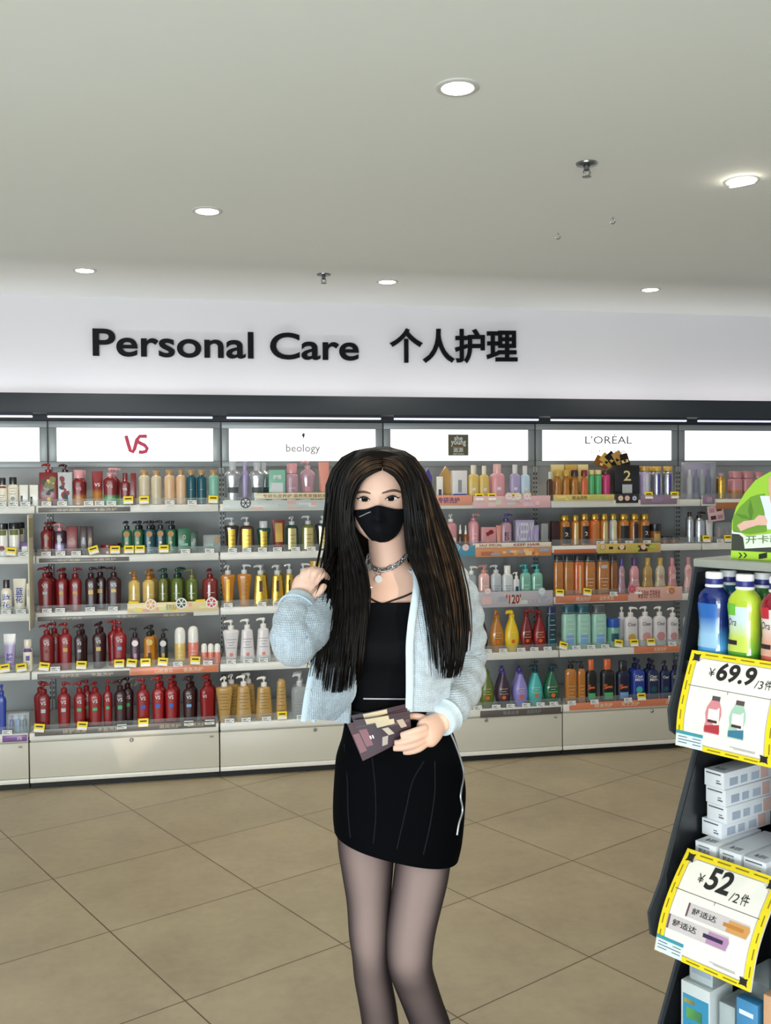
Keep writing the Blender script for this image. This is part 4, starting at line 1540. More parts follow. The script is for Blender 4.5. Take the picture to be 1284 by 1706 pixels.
# fanned sachets over the black display box
for i, (u, v, a) in enumerate(((1002, 770, 62), (1011, 767, 50), (1020, 765, 40), (1030, 764, 28), (1040, 768, 14))):
    p = on_y(u, v, 5.70 - .006 * i)
    g = G()
    g.sheet([[Vector((x, -.004 * math.sin(PI * (x + .03) / .06) * math.sin(PI * (z + .045) / .09), z)) for x in (-.03, -.02, -.01, 0, .01, .02, .03)] for z in (-.045, -.036, -.018, 0, .018, .036, .045)], .003)
    t = thing('sachet', '%s gold-black hair sachet in the fan over the black display box, counted from left' % ORD[i + 1], 'sachet', p, 0, 'fanned hair sachets')
    g.build('pouch', mat(cc(('dkamber', 'gold', 'black', 'tan', 'dkbrown')[i]), .3, metal=.5, noise=.3, nscale=50), t)
    G().box(-.022, .022, -.0065, -.0045, -.012, .006).build('printed_panel', mat(cc(('ltgold', 'black', 'gold', 'black', 'ltgold')[i]), .4, metal=.3), t)
    t.rotation_euler = (math.radians(-8), math.radians(a - 90 if i < 0 else -a), 0)

# price tags
tags(1, 1, [5, 25, 45], [])
tags(1, 2, [40], [(20, 6)])
tags(1, 3, [10, 35], [])
tags(1, 4, [], [(6, -8), (34, -8)])
tags(1, 5, [8], [])
tags(2, 1, [80, 106, 150, 168, 188, 285, 322], [216, 242, 357])
tags(2, 2, [78, 102, 128, 310, 350], [(157, -16), (193, 0), (216, 0), (234, 0), (274, 0)])
tags(2, 3, [78, 100, 150, 188], [222, 334])
tags(2, 4, [90, 295, 345], [(72, 8), (134, 4), (197, 0), (218, 8), (241, 0), (270, 6), (324, 4)])
tags(2, 5, [200, 312, 347], [(62, 6), (134, 6), (236, 0)])
tags(3, 1, [384, 438, 463, 487, 511, 547], [])
tags(3, 2, [388, 412, 438, 463, 493, 519], [])
tags(3, 3, [380, 436, 462], [])
tags(3, 4, [384, 412, 438], [])
tags(3, 5, [380, 408, 442, 500], [(468, 0)])
tags(4, 1, [714, 740, 766], [(799, 0), (820, 0), (856, 0), (878, 0)])
tags(4, 2, [795, 817, 855, 878], [])
tags(4, 3, [812, 850, 880], [(791, 4)])
tags(4, 4, [812, 838, 868, 890, 912], [])
tags(4, 5, [795, 826, 850, 876, 900, 922], [])
tags(5, 1, [930, 952, 976, 1002], [(1080, 0), (1123, 0)])
tags(5, 2, [1000, 1022, 1048, 1078], [])
tags(5, 3, [1022], [(932, 6), (978, 8), (1062, 0), (1116, 0)])
tags(5, 4, [960, 985, 1008, 1120], [(938, 16), (1030, 10), (1056, 0), (1084, 0)])
tags(5, 5, [952, 990, 1046, 1120], [(1068, 0)])
tags(6, 1, [1140, 1160], [])
tags(6, 2, [1200], [(1176, 0), (1212, 0)])

# printed strips on the shelf fronts
GY = '6b6663'
ORG = 'd9805c'
strip(1, 5, 0, 41, 1225, 1236, '7a4f8f', 'purple printed strip on the bottom deck edge of leftmost bay', [('护肤', .6, .8)])
strip(2, 1, 66, 219, 845, 853, GY, 'grey printed strip on the top shelf edge under red-topped packs', [('修护发膜', .2, .45), ('丰盈洗护', .6, .85)], 'beige')
strip(2, 2, 66, 216, 929, 936, GY, 'grey printed strip on the second shelf edge of the red-lettered bay', [('修护发膜', .2, .45), ('丰盈洗护', .6, .85)], 'beige')
strip(2, 3, 62, 322, 1024, 1031, GY, 'grey printed strip on the third shelf edge of the red-lettered bay', [('修护洗发', .15, .28), ('丰盈洗护', .5, .63), ('滋润洗护', .8, .95)], 'beige')
strip(2, 3, 212, 363, 1003, 1019, 'e6cf9a', 'yellow and pink tray edge with three fruit badges', [('植物洗护', .42, .55)], 'olive', proud=.012,
      discs=((251, 1007, 9, 'white', 'e8a24a'), (302, 1005, 9, 'white', '30401c'), (352, 1004, 9, 'white', 'c2304a')), art=['f0d45c', 'e9a79a', 'd8dca0'])
strip(2, 4, 60, 214, 1120, 1129, GY, 'grey printed strip on the fourth shelf edge of the red-lettered bay', [('修护洗发', .25, .45), ('丰盈洗护', .58, .82)], 'beige')
strip(2, 4, 215, 365, 1110, 1122, ORG, 'orange printed strip under the mini bottles', [('口腔香氛', .28, .48), ('香氛洗护', .6, .82)], 'cream')
strip(2, 5, 54, 357, 1208, 1219, GY, 'long grey printed strip on the bottom deck edge of red-lettered bay', [('修护洗发', .15, .28), ('丰盈洗护', .34, .46), ('滋润洗护', .68, .8), ('焕亮洗护', .84, .94)], 'beige')
strip(3, 1, 373, 560, 833, 849, 'c9cecb', 'silver tray edge on the top shelf beside the woman', None, discs=((409, 838, 8.5, '24262a', 'ltgrey'),), proud=.006, art=['d5dada', 'e3b0a2', 'b9c2c4'])
strip(3, 1, 426, 560, 821, 831, 'd8cfae', 'beige strip with brown characters above the silver tray', [('专研头皮养护 滋养秀发强韧发根', .1, .95)], 'dkamber', proud=.014, bold=.01)
strip(4, 1, 716, 787, 825, 842, 'e39a80', 'salmon tray edge with purple characters', [('专研洗护', .2, .7)], 'purple', proud=.006, bold=.02)
strip(4, 1, 789, 917, 826, 846, 'e0b3b8', 'pink tray edge with three pale badges', None, proud=.006, art=['c9d8c0', 'e8c0c0', 'd8b8cc'],
      discs=((847, 827, 7, 'e7bfc0', 'white'), (862, 827, 7, 'e3d0b4', 'white'), (877, 827, 7, 'dfb6c4', 'white')))
strip(4, 2, 758, 791, 909, 927, '4d93ad', 'blue tray edge under the tiny dropper bottles', None, proud=.006, discs=((760, 912, 6, 'ltblue', '4d93ad'), (775, 912, 6, 'e3b4b8', 'white')))
strip(4, 2, 792, 920, 904, 911, 'e8d8c4', 'cream strip with dark print above the orange patterned tray', [('SALE SPECIAL', .05, .35), ('KEEP HAIR', .5, .85)], '8a2820', proud=.008, bold=.02)
strip(4, 2, 792, 920, 912, 927, 'd08a5a', 'orange patterned tray edge on the second shelf', None, proud=.006, art=['e3a06c', 'b86a50', '9aa4b0', 'e8c08a'])
strip(4, 3, 785, 921, 985, 1011, 'b9b4ba', 'silver tray edge with red price figure 120', [("'120'", .42, .6)], 'red', proud=.006, bold=.02, art=['c9d6c6', 'e0b8b4', 'a8a8b4'],
      discs=((812, 985, 6, 'e6b8b6', 'white'), (902, 985, 6.5, 'ltblue', 'white'), (887, 1001, 4.5, 'd4c2c4', 'grey'), (913, 1001, 4.5, 'd4c2c4', 'grey')))
strip(4, 5, 799, 934, 1181, 1192, '5b5350', 'dark brown-grey printed strip on the bottom deck edge', [('飘柔丝滑', .28, .47), ('柔顺洗护', .57, .75)], 'grey')
strip(5, 1, 922, 1023, 824, 834, 'd9c06a', 'yellow tray edge under the amber gold-cap bottles', [('精油润养', .3, .55)], 'dkbrown', proud=.006, art=['e8d48c', 'b8c46a'])
strip(5, 1, 1026, 1063, 822, 838, '26221f', 'black tray edge under the hair sachets', None, proud=.006, discs=((1033, 830, 5, 'c9a27a', 'white'), (1044, 830, 5, 'c98a7a', 'white'), (1056, 830, 5, '4a5a8a', 'white')))
strip(5, 1, 1067, 1127, 825, 840, '93788f', 'mauve tray edge under the violet bottles', [('染发养护', .3, .6)], 'lilac', proud=.006)
strip(6, 1, 1133, 1190, 825, 840, '93788f', 'mauve tray edge with pale characters under clear case', [('染后锁色', .35, .75)], 'ltgrey', proud=.006)
strip(6, 1, 1192, 1250, 837, 848, 'a8693c', 'copper printed strip beside the green card', None)
strip(5, 2, 923, 993, 915, 922, 'c2643c', 'thin orange strip under the black-label bottles', None)
strip(5, 2, 995, 1100, 905, 921, 'd0b25c', 'yellow and black tray edge with round pictures', None, proud=.006, art=['26221f', '3a2c20', 'b8c24a'],
      discs=((1003, 911, 5, 'tan', 'white'), (1035, 911, 5, 'e0b08a', 'white'), (1071, 911, 5, 'e3a08a', 'white')))
strip(5, 3, 925, 1046, 991, 1003, ORG, 'orange printed strip under the copper bottles', [('精油洗护', .28, .48), ('滋养秀发', .6, .8)], 'cream')
strip(5, 3, 1048, 1136, 978, 1001, 'e3b0a4', 'pink tray edge with dark characters and flower badge', [('柔香洗护 芬芳秀发', .16, .58)], 'rust', proud=.006, bold=.01,
      discs=((1052, 981, 8, 'd98a90', 'c2405a'), (1118, 984, 7, 'd9b070', 'c2506a')))
strip(6, 3, 1140, 1165, 978, 1001, 'e3b0a4', 'pink tray end beside the black stand', None, proud=.006)
strip(5, 4, 1056, 1138, 1076, 1087, ORG, 'orange printed strip under the white pump bottles', [('去屑洗护', .4, .65)], 'cream')
strip(5, 5, 948, 1134, 1167, 1179, ORG, 'long orange printed strip on the bottom deck edge', [('精油洗护', .22, .38), ('男士洗护', .46, .62), ('清扬', .86, .96)], 'cream')

# pink hanging card and the flag sign between two bays
p = on_y(1192, 855, 5.60)
t = thing('shelf_card', 'tilted pink card with dark pictures under the top shelf', 'card', p, 0)
G().box(-.055, .055, -.001, .001, -.05, .05, .0006).build('card', mat('d9b4b8', .5), t)
for x, z, c in ((-.025, .02, 'b98a90'), (.025, .022, '5a2c38'), (-.02, -.026, '4a2630'), (.028, -.026, 'b08088')):
    G().box(x - .018, x + .018, -.0018, -.001, z - .012, z + .012).build('printed_picture', mat(c, .5), t)
t.rotation_euler = (0, math.radians(-8), 0)

xs = seam_x(0, 5.5)
zt, zb = on_y(60, 857, 5.5).z, on_y(60, 1046, 5.5).z
t = thing('flag_sign', 'tall narrow pale sign with green top standing out between two bays', 'sign', (xs, 5.555, zb))
for (y0_, y1_) in ((-.155, -.010),):
    G().box(-.003, .003, y0_, y1_, 0, zt - zb, .001).build('board', mat('d9d4b8', .5), t)
    G().box(-.0036, -.003, y0_ + .01, y1_ - .01, (zt - zb) * .84, (zt - zb) * .98).build('green_print', mat('7c9a3c', .5), t)
    g = G()
    for i in range(9):
        z = (zt - zb) * (.08 + .082 * i)
        g.box(-.0036, -.003, y0_ + .03 + .02 * (i % 3), y1_ - .03 - .02 * (i % 2), z, z + (zt - zb) * .045)
    g.build('dark_print', mat('4c4a3c', .5), t)
    g = G().box(.003, .0036, y0_ + .01, y1_ - .01, (zt - zb) * .8, (zt - zb) * .97)
    g.build('picture_print', mat('b9b48a', .5), t)

# ------------------------------------------------------------------ black promotional stand at the right
O = camp(1136, 1131, 2.2)
O.z = 0
AZ = -0.6605
WD = -(RGT * math.sin(AZ) + FWD * math.cos(AZ))
DD = RGT * math.cos(AZ) - FWD * math.sin(AZ)
SROT = math.atan2(WD.y, WD.x)


def sl(u, v, ax, val):
    """stand coordinates (along the front, into the stand, up) of an image point on one of its planes"""
    n = {'w': WD, 'd': DD, 'z': UP}[ax]
    r = ray(u, v)
    p = CAM + r * ((val - (CAM - O).dot(n)) / r.dot(n)) - O
    return Vector((p.dot(WD), p.dot(DD), p.z))


def sw(p):
    return O + WD * p[0] + DD * p[1] + UP * p[2]


M_STAND = mat('3a3e42', .45, noise=.03)
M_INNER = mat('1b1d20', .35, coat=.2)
M_LEDGE = mat('9a9d94', .4)
stand = thing('display_stand', 'black tiered promotional stand at the right edge of the photo', 'display stand', O, SROT)
WID = 0.62
DEEP = 0.40
prof = [(.066, 1.408), (.0, 1.158), (-.031, 1.088), (-.024, 1.040), (.012, 1.018), (.070, .985), (-.057, .709), (-.103, .644), (-.095, .592), (-.055, .566), (.004, .511), (-.063, .384), (-.15, .19),
        (-.19, .13), (-.17, .0), (DEEP, 0), (DEEP, 1.408)]
for w0 in (-.018, WID + .012):
    sp = G().prism(prof, lambda d, z, t: Vector((w0 + t, d, z)), 0, .006).build('side_panel', M_STAND, stand)
    if w0 < 0:
        ins = [(d + .004 if d < DEEP else d - .004, z) for d, z in prof]
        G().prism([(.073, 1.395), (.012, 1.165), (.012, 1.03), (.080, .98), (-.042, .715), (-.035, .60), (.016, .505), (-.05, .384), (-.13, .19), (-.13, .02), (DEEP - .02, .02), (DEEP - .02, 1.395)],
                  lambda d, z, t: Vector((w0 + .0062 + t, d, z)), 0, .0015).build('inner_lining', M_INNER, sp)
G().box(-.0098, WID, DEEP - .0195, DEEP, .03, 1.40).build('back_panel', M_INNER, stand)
G().box(-.018, WID + .018, .066, DEEP, 1.408, 1.428, .004).build('top_ledge', M_LEDGE, stand)
for z, d0 in ((1.195, .036), (.745, .026), (.36, -.055), (.09, -.13)):
    sh = G().box(-.0098, WID - .002, d0, DEEP - .022, z - .018, z, .002).build('tray', M_INNER, stand)
    G().box(-.0098, WID - .002, d0 - .006, d0, z - .03, z, .001).build('tray_lip', M_STAND, sh)
G().box(.004, WID - .002, -.15, DEEP - .022, .004, .06).build('base', M_STAND, stand)

# price signs: curved cards hung on the tray fronts
M_SIGNY = mat('f2d81c', .45, noise=.01)
M_SIGNW = mat('f3efe4', .45, noise=.01)
M_INKS = mat('1d1b1c', .5)


def price_sign(label, prof_pts, wid, w0, texts, art, skew=0.0):
    """curved card: prof_pts is the (d, z) curve from top to bottom; y runs 0..1 down it"""
    C3 = catmull([Vector((0, d, z)) for d, z in prof_pts], 25)
    t = thing('price_sign', label, 'sign', sw(Vector((w0, prof_pts[-1][0], prof_pts[-1][1]))), SROT, 'curved yellow-bordered price signs')
    base = Vector((w0, prof_pts[-1][0], prof_pts[-1][1]))

    def pt(x, y, e=0.0):
        i = min(23, max(0, int(y * 24)))
        f = y * 24 - i
        p = C3[i].lerp(C3[i + 1], f)
        tg = (C3[i + 1] - C3[i]).normalized()
        nr = Vector((0, -tg.z, tg.y))
        nr = nr if nr.y < 0 else -nr
        return p + Vector((w0 + x * wid + skew * y, 0, 0)) + nr * e - base

    def patch(x0, x1, y0, y1, e, th=.0006, r=0.0):
        rows = []
        ny = max(2, int((y1 - y0) * 24))
        for i in range(ny + 1):
            y = y0 + (y1 - y0) * i / ny
            q = 0.0
            if r:
                dy = min(y - y0, y1 - y)
                if dy < r:
                    q = r - math.sqrt(max(0, r * r - (r - dy) ** 2))
            rows.append([pt(x0 + q * 1.1 + (x1 - x0 - 2.2 * q) * j / 8, y, e) for j in range(9)])
        return G().sheet(rows)
    bd = patch(0, 1, 0, 1, 0)
    bd = G().sheet([[pt(j / 8, i / 24, 0) for j in range(9)] for i in range(25)], .0022)
    bo = bd.build('board', M_SIGNW, t)
    g = G()
    for a in ((.0, .075, 0, 1), (.925, 1, 0, 1), (.075, .925, 0, .06), (.30, .925, .945, 1)):
        g.merge(patch(*a, .0034))
    fr = g.build('yellow_border', M_SIGNY, bo)
    for x, y in ((.075, .065), (.925, .065), (.925, .935)):
        g = G()
        pl = []
        for i in range(16):
            q = i * PI / 8
            r = .055 if i % 4 == 0 else .032
            pl.append((x + r * math.cos(q + PI / 4) * 1.1, min(.998, max(.002, y + r * math.sin(q + PI / 4)))))
        g.add([pt(px, py, .0040) for px, py in pl], [tuple(range(16))])
        g.build('corner_cutout', M_INKS, fr)
    for i in range(5):
        for x in (.028, .965):
            patch(x, x + .012, .14 + i * .16, .24 + i * .16, .0040).build('border_print', mat('8a7a18', .5), fr)
        if i < 4:
            patch(.16 + i * .19, .30 + i * .19, .022, .034, .0040).build('border_print', mat('8a7a18', .5), fr)
            if i > 0:
                patch(.16 + i * .19, .30 + i * .19, .966, .978, .0040).build('border_print', mat('8a7a18', .5), fr)
    inner = patch(.085, .915, .07, .93, .0036, r=.06).build('white_panel', M_SIGNW, bo)
    g = G()
    g.merge(patch(.06, .94, .340, .346, .0044))
    g.merge(patch(.487, .493, .346, .375, .0044))
    g.build('divider', mat('55504a', .5), inner)
    for s, x0, x1, y0, y1, bold, shear in texts:
        g = G()
        text_into(g, s, x0, x1, 0, y1 - y0, lambda x, z: pt(x, y1 - z, .0046), bold, res=4, shear=shear)
        g.build('lettering', M_INKS, inner)
    for nm, poly, col, e in art:
        G().add([pt(x, y, e) for x, y in poly], [tuple(range(len(poly)))]).build(nm, mat(col, .45, noise=.02), inner)
    g = patch(.005, .30, .835, .995, .0042)
    lb = g.build('shelf_label', mat('dfeaee', .45), bo)
    patch(.005, .30, .835, .868, .0047).build('teal_band', mat('3f9aa8', .45), lb)
    g = G()
    for i in range(3):
        g.merge(patch(.03, .13 + .06 * (i % 2), .89 + .03 * i, .898 + .03 * i, .0047))
        g.merge(patch(.19, .28, .89 + .03 * i, .898 + .03 * i, .0047))
    g.build('small_print', mat('5a6470', .5), lb)
    patch(.58, .84, .885, .890, .0044).build('small_print', mat('8a8680', .5), inner)
    patch(.62, .84, .897, .902, .0044).build('small_print', mat('8a8680', .5), inner)
    return t


def mini_bottle_art(cx, body, foot, cap):
    k = lambda pts: [(cx + x, y) for x, y in pts]
    sil = [(-.045, .455), (.045, .455), (.05, .475), (.075, .53), (.085, .60), (.07, .68), (.085, .76), (.08, .80), (-.08, .80), (-.085, .76), (-.07, .68), (-.085, .60), (-.075, .53), (-.05, .475)]
    return [('bottle_picture', k(sil), body, .0046), ('picture_cap', k([(-.04, .41), (.045, .41), (.045, .458), (-.04, .458)]), cap, .0048),
            ('picture_label', k([(-.055, .55), (.06, .55), (.05, .66), (-.05, .66)]), 'eae8e4', .0050), ('picture_band', k([(-.05, .665), (.05, .665), (.05, .69), (-.05, .69)]), '4a2a30', .0050),
            ('picture_foot', k([(-.075, .73), (.078, .70), (.08, .79), (-.075, .79)]), foot, .0050)]


price_sign('curved price sign reading 69.9, upper of the two on the black stand',
           [(.026, 1.221), (-.006, 1.150), (-.028, 1.085), (-.036, 1.015)], .232, .010,
           [('¥', .245, .31, .145, .225, 0, 0), ('69.9', .33, .735, .075, .255, .030, .12), ('/3', .735, .82, .190, .265, 0, .1), ('件', .835, .905, .175, .265, .008, 0)],
           mini_bottle_art(.385, 'd98a90', 'b33a40', '5a4a4c') + mini_bottle_art(.635, 'a9cdb4', '3f7a98', '5a4a4c'))


def carton_art(x0, y0, col, g2, sk=.075):
    """toothpaste carton picture, slanting downwards to the right"""
    w, h = .62, .140
    q = lambda x, y: (x0 + x * w, y0 + y * h + x * .0)
    return [('carton_picture', [q(0, 0), q(1, 0), q(1.03, .35), q(1, 1), q(0, 1)], 'cfc6c6', .0046),
            ('picture_panel', [q(.68, .12), q(1.0, .12), q(1.02, .4), q(.99, .95), q(.66, .95)], col, .0049), ('picture_badge', [q(.60, .38), q(.93, .38), q(.93, .64), q(.60, .64)], g2, .0051),
            ('picture_edge', [q(-.02, 0), q(.012, 0), q(.012, 1), q(-.02, 1)], '6a5058', .0050)]


price_sign('curved price sign reading 52, lower of the two on the black stand',
           [(.010, .768), (-.052, .700), (-.090, .640), (-.112, .572)], .232, .010,
           [('¥', .235, .30, .160, .235, 0, 0), ('52', .32, .575, .075, .265, .030, .12), ('/2', .60, .69, .215, .29, 0, .1), ('件', .71, .79, .195, .29, .008, 0),
            ('舒适达', .30, .56, .462, .528, .014, 0), ('舒适达', .14, .40, .637, .703, .014, 0)],
           carton_art(.26, .430, 'd39a58', 'c08038') + carton_art(.10, .605, 'b58ab0', '3a2a4c'))


# stock on the stand ------------------------------------------------------------
def put(o, w, d, z, wid, hei, label, cat, group=None, rz=0.0, name=None):
    n, parts = make_item(o, wid, hei)
    return place(name or n, parts, sw(Vector((w, d, z))), SROT + rz, label, cat, group)


def rinse(body, label, cap, top=None):
    o = dict(kind='rin', col=body)
    return o


def mouthwash(u, body, foot, lab, txt, label, d=.064, cap='2a2f7a', lime=None):
    p = sl(u, 1000, 'd', d)
    t = thing('mouthwash_bottle', label, 'bottle', sw(Vector((p.x + .004, d, 1.1952))), SROT, 'mouthwash bottles on the top tray')
    h = 0.205
    ts = [0, .02, .08, .2, .35, .5, .64, .72, .78, .82, .84]
    ws = [.92, .97, 1, .97, .90, .92, 1, .98, .80, .52, .44]
    W, Dp = .0355, .028
    rings = []
    tt = [i / 40 * .84 for i in range(41)]
    for q in tt:
        s = lerp_list(ts, ws, q)
        rr = []
        for j in range(32):
            a = 2 * PI * j / 32
            e = 2 / 2.8
            rr.append(Vector((W * s * math.copysign(abs(math.cos(a)) ** e, math.cos(a)), Dp * (.4 + .6 * s) * math.copysign(abs(math.sin(a)) ** e, math.sin(a)), q * h)))
        rings.append(rr)
    m = grad_mat(body, foot, .18, .50, .12, 0, .6)
    bo = G().loft(rings).build('bottle_body', m, t)

    def fr(x, z, e):
        s = lerp_list(ts, ws, z / h)
        q = min(.99, abs(x) / (W * s))
        return -Dp * (.4 + .6 * s) * (1 - q ** 2.8) ** (1 / 2.8) - e

    def pt(x0, x1, z0, z1, e, tilt=0):
        return G().sheet([[Vector((x, fr(x, z + tilt * x, e), z + tilt * x)) for x in [x0 + (x1 - x0) * j / 8 for j in range(9)]] for z in [z0 + (z1 - z0) * i / 10 for i in range(11)]])
    lb = pt(-.030, .024, .035, .135, .0008).build('label', grad_mat(lab[0], lab[1], .3, .7, .3), bo)
    if txt:
        g = G()
        text_into(g, txt, -.026, -.004, .092, .108, lambda x, z: Vector((x, fr(x, z, .0016), z)), 0.0, shear=.2)
        g.build('lettering', mat('2a2c34', .5), lb)
        pt(-.028, -.002, .050, .060, .0015).build('dark_band', mat('2a2026', .5), lb)
    if lime:
        pt(-.032, -.006, .115, .140, .0014).build('sticker', mat(lime, .4), bo)
    c = G().lathe([(.0195, h * .835), (.0205, h * .84), (.0205, h * .86), (.0185, h * .865), (.0185, h * .93), (.0195, h * .935), (.0195, h * .985), (.018, h), (.0004, h)], 28)
    co = c.build('cap', mat('f0f0f2', .35), t)
    G().lathe([(.0189, h * .868), (.0191, h * .87), (.0191, h * .925), (.0189, h * .928)], 28).build('cap_band', mat(cap, .4), co)
    return t


mouthwash(1187, '14276a', '4f9ed6', ('2f6ab8', '9cc6e6'), None, 'dark blue mouthwash bottle with white and navy cap, leftmost on the stand')
mouthwash(1238, 'b8cf3a', '4f9a2c', ('cfe0e6', 'c9dc58'), 'Ora', 'lime green mouthwash bottle with white and navy cap', lime='6fbf3c')
mouthwash(1294, '8c1f2c', 'c25a4a', ('e6dcd8', 'e0a890'), 'Ora', 'red mouthwash bottle cut by the right edge of the photo', lime='c22c3a')
for i, (u, d, c1, c2, lb) in enumerate(((1210, .130, '2a6a8a', '1f4f6a', 'teal mouthwash bottle standing behind the blue one'), (1268, .130, '3f7a3c', '2c5a30', 'green mouthwash bottle standing behind the lime one'))):
    mouthwash(u, c1, c2, ('9fb8c4', 'b9c8cc'), None, lb, d=d)

# toothpaste cartons on the middle tray
M_CART = mat('dfe2e6', .4, noise=.02)


def toothpaste(w, d, z, rz, style, label, L=.185):
    t = thing('toothpaste_carton', label, 'box', sw(Vector((w, d, z))), SROT + math.radians(rz), 'toothpaste cartons on the middle tray')
    bw, bh = .054, .0385
    b = G().box(-bw / 2, bw / 2, 0, L, 0, bh, .001).build('carton_body', mat('dfe2e6' if style != 'grey' else 'c4c7cc', .4, noise=.02), t)
    # long side seen along the carton: bluish prints; end flap: small print
    g = G()
    for a, c in ((.02, .05), (.06, .085), (.10, .13)):
        g.box(bw / 2, bw / 2 + .0005, a, c, .006, .024)
    g.build('side_print', mat('a9b4c4' if style == 'white' else '6a4a7a', .5), b)
    g = G().box(bw / 2, bw / 2 + .0006, .135, .165, .004, .034)
    g.build('picture_print', mat('c9a8a0', .5), b)
    g = G()
    text_into(g, '舒适达', bw / 2 - .05, bw / 2 - .006, .006, .022, lambda x, zz: Vector((x * .6, .03 + (bw / 2 - zz) * 1.2 - .02, bh + .0006)), .01)
    g.build('top_lettering', mat('3a3c44', .5), b)
    g = G()
    if style == 'white':
        g.box(-.022, .018, -.0006, 0, .030, .033)
        g.box(.006, .019, -.0006, 0, .010, .013)
        g.box(.006, .015, -.0006, 0, .016, .018)
        g.build('end_print', mat('5a5e66', .5), b)
    else:
        g.box(-.018, .010, -.0006, 0, .028, .031)
        g.build('end_print', mat('7a7e86', .5), b)
        g = G()
        text_into(g, '舒适达', -.018, .012, .015, .024, lambda x, zz: Vector((x, -.0008, zz)), .01)
        g.build('end_lettering', mat('2f3138', .5), b)
        G().box(-.012, .022, -.0006, 0, .004, .011).build('purple_badge', mat('3a2458', .45), b)
    return t


Z2 = .7452
bh = .0387
toothpaste(.024, .080, Z2 + bh, -4, 'white', 'white toothpaste carton jutting left, lowest of the tall stack')
toothpaste(.036, .082, Z2 + 2 * bh, -4, 'white', 'white toothpaste carton, third from top of the tall stack')
toothpaste(.033, .082, Z2 + 3 * bh, -4, 'white', 'white toothpaste carton, second from top of the tall stack')
toothpaste(.029, .082, Z2 + 4 * bh, -4, 'white', 'white toothpaste carton on top of the tall stack')
toothpaste(.040, .032, Z2, -1, 'purple', 'toothpaste carton with purple badge, left of the front row', L=.18)
toothpaste(.102, .032, Z2, -1, 'purple', 'toothpaste carton with purple badge, middle of the front row', L=.18)
toothpaste(.162, .032, Z2, -1, 'white', 'white toothpaste carton at the right end of the front row', L=.18)
for i in range(4):
    toothpaste(.222 + .004 * (i % 2), .10, Z2 + i * bh, -1, 'white', ['white toothpaste carton at the foot of the right stack', 'white toothpaste carton, second up in the right stack',
                                                               'white toothpaste carton, third up in the right stack', 'white toothpaste carton on top of the right stack, cut by the edge'][i], L=.17)

# packs on the low tray
Z3 = .3602


def low_pack(u0, u1, vt, d, col, label, D=.07, band=None, clear=False, z=Z3, prints=(), name='pack', rz=0):
    p0, p1 = sl(u0, vt, 'd', d), sl(u1, vt, 'd', d)
    w = (p1.x - p0.x)
    h = (p0.z + p1.z) / 2 - z
    t = thing(name, label, 'box', sw(Vector((p0.x + w / 2, d, z))), SROT + math.radians(rz), 'packs on the low tray')
    if clear:
        b = G().box(-w / 2, w / 2, 0, D, 0, h, .004).build('clear_shell', clear_mat('dfe8ea', .25), t)
        G().box(-w * .46, w * .46, .003, .005, .004, h * .96).build('insert_card', mat(col, .5), t)
    else:
        b = G().box(-w / 2, w / 2, 0, D, 0, h, .002).build('carton_body', mat(col, .45), t)
    for x0, x1, z0, z1, c in prints:
        G().box(-w / 2 + x0 * w, -w / 2 + x1 * w, -.0008 if not clear else .0022, 0 if not clear else .003, z0 * h, z1 * h).build('printed_panel', mat(c, .45), b)
    return t


low_pack(1134, 1182, 1642, -.030, 'd5dcdc', 'white carton with blue panel on the low tray', prints=((.08, .96, .0, .78, '3f95bd'), (.12, .5, .62, .70, 'd9c24a'), (.2, .75, .35, .55, '7ac25a'), (.3, .8, .12, .26, '1f5f9a')), name='oral_care_carton', D=.09)
low_pack(1147, 1187, 1600, -.020, 'c9d2d4', 'clear pack of printed white cards under the 52 sign', clear=True, prints=((.1, .9, .35, .9, '9aa8c4'),), name='clear_pack', D=.06, z=sl(1158, 1642, 'd', -.03).z + .001)
low_pack(1196, 1224, 1672, -.02, 'cfd6d6', 'small clear pack beside the blue panel carton', clear=True, name='clear_pack', D=.08)
low_pack(1226, 1262, 1668, -.06, '4a8fc0', 'blue hanging pack at the bottom edge of the photo', prints=((.15, .8, .80, .86, 'e6eef2'), (.3, .7, .5, .62, 'cfe0ea')), name='blue_pack', D=.03)
low_pack(1232, 1279, 1632, .07, 'b9c4c8', 'large clear plastic pack under the sign corner', clear=True, name='clear_pack', D=.12)
low_pack(1271, 1300, 1662, -.075, 'd9a884', 'peach and white carton at the bottom right corner', prints=((.0, 1, .0, .6, 'e6e4e0'),), name='oral_care_carton', D=.05)

# green arch card standing on the stand
TD = .10
card = thing('promotional_card', 'green arched card picturing a person in a green jacket', 'sign', sw(Vector((.0, TD, 1.4285))), SROT)
tl = sl(1218, 930, 'd', TD)
x0 = tl.x


def cp(u, v, e=0.0):
    p = sl(u, v, 'd', TD)
    return (p.x, p.z - 1.4285)


arch = [cp(1217, 930), cp(1219, 868), cp(1226, 845), cp(1240, 822), cp(1258, 800), cp(1284, 785)]
ax, az = arch[-1]
arch += [(ax + .05, az + .018), (ax + .12, az + .022), (ax + .19, az + .005), (ax + .25, az - .05), (ax + .28, az - .12), (ax + .28, 0.0)]
arch[0] = (arch[0][0], 0.0)
bd = G().prism(arch, lambda x, z, t: Vector((x, t, z)), 0, .004).build('board', mat('9ac93c', .5, noise=.02), card)


def cardart(nm, pts, col, lvl, par=bd):
    g = G().prism(pts, lambda x, z, t: Vector((x, -t, z)), .0004 * lvl - .0004, .0004 * lvl)
    return g.build(nm, mat(col, .5, noise=.05, nscale=60), par)


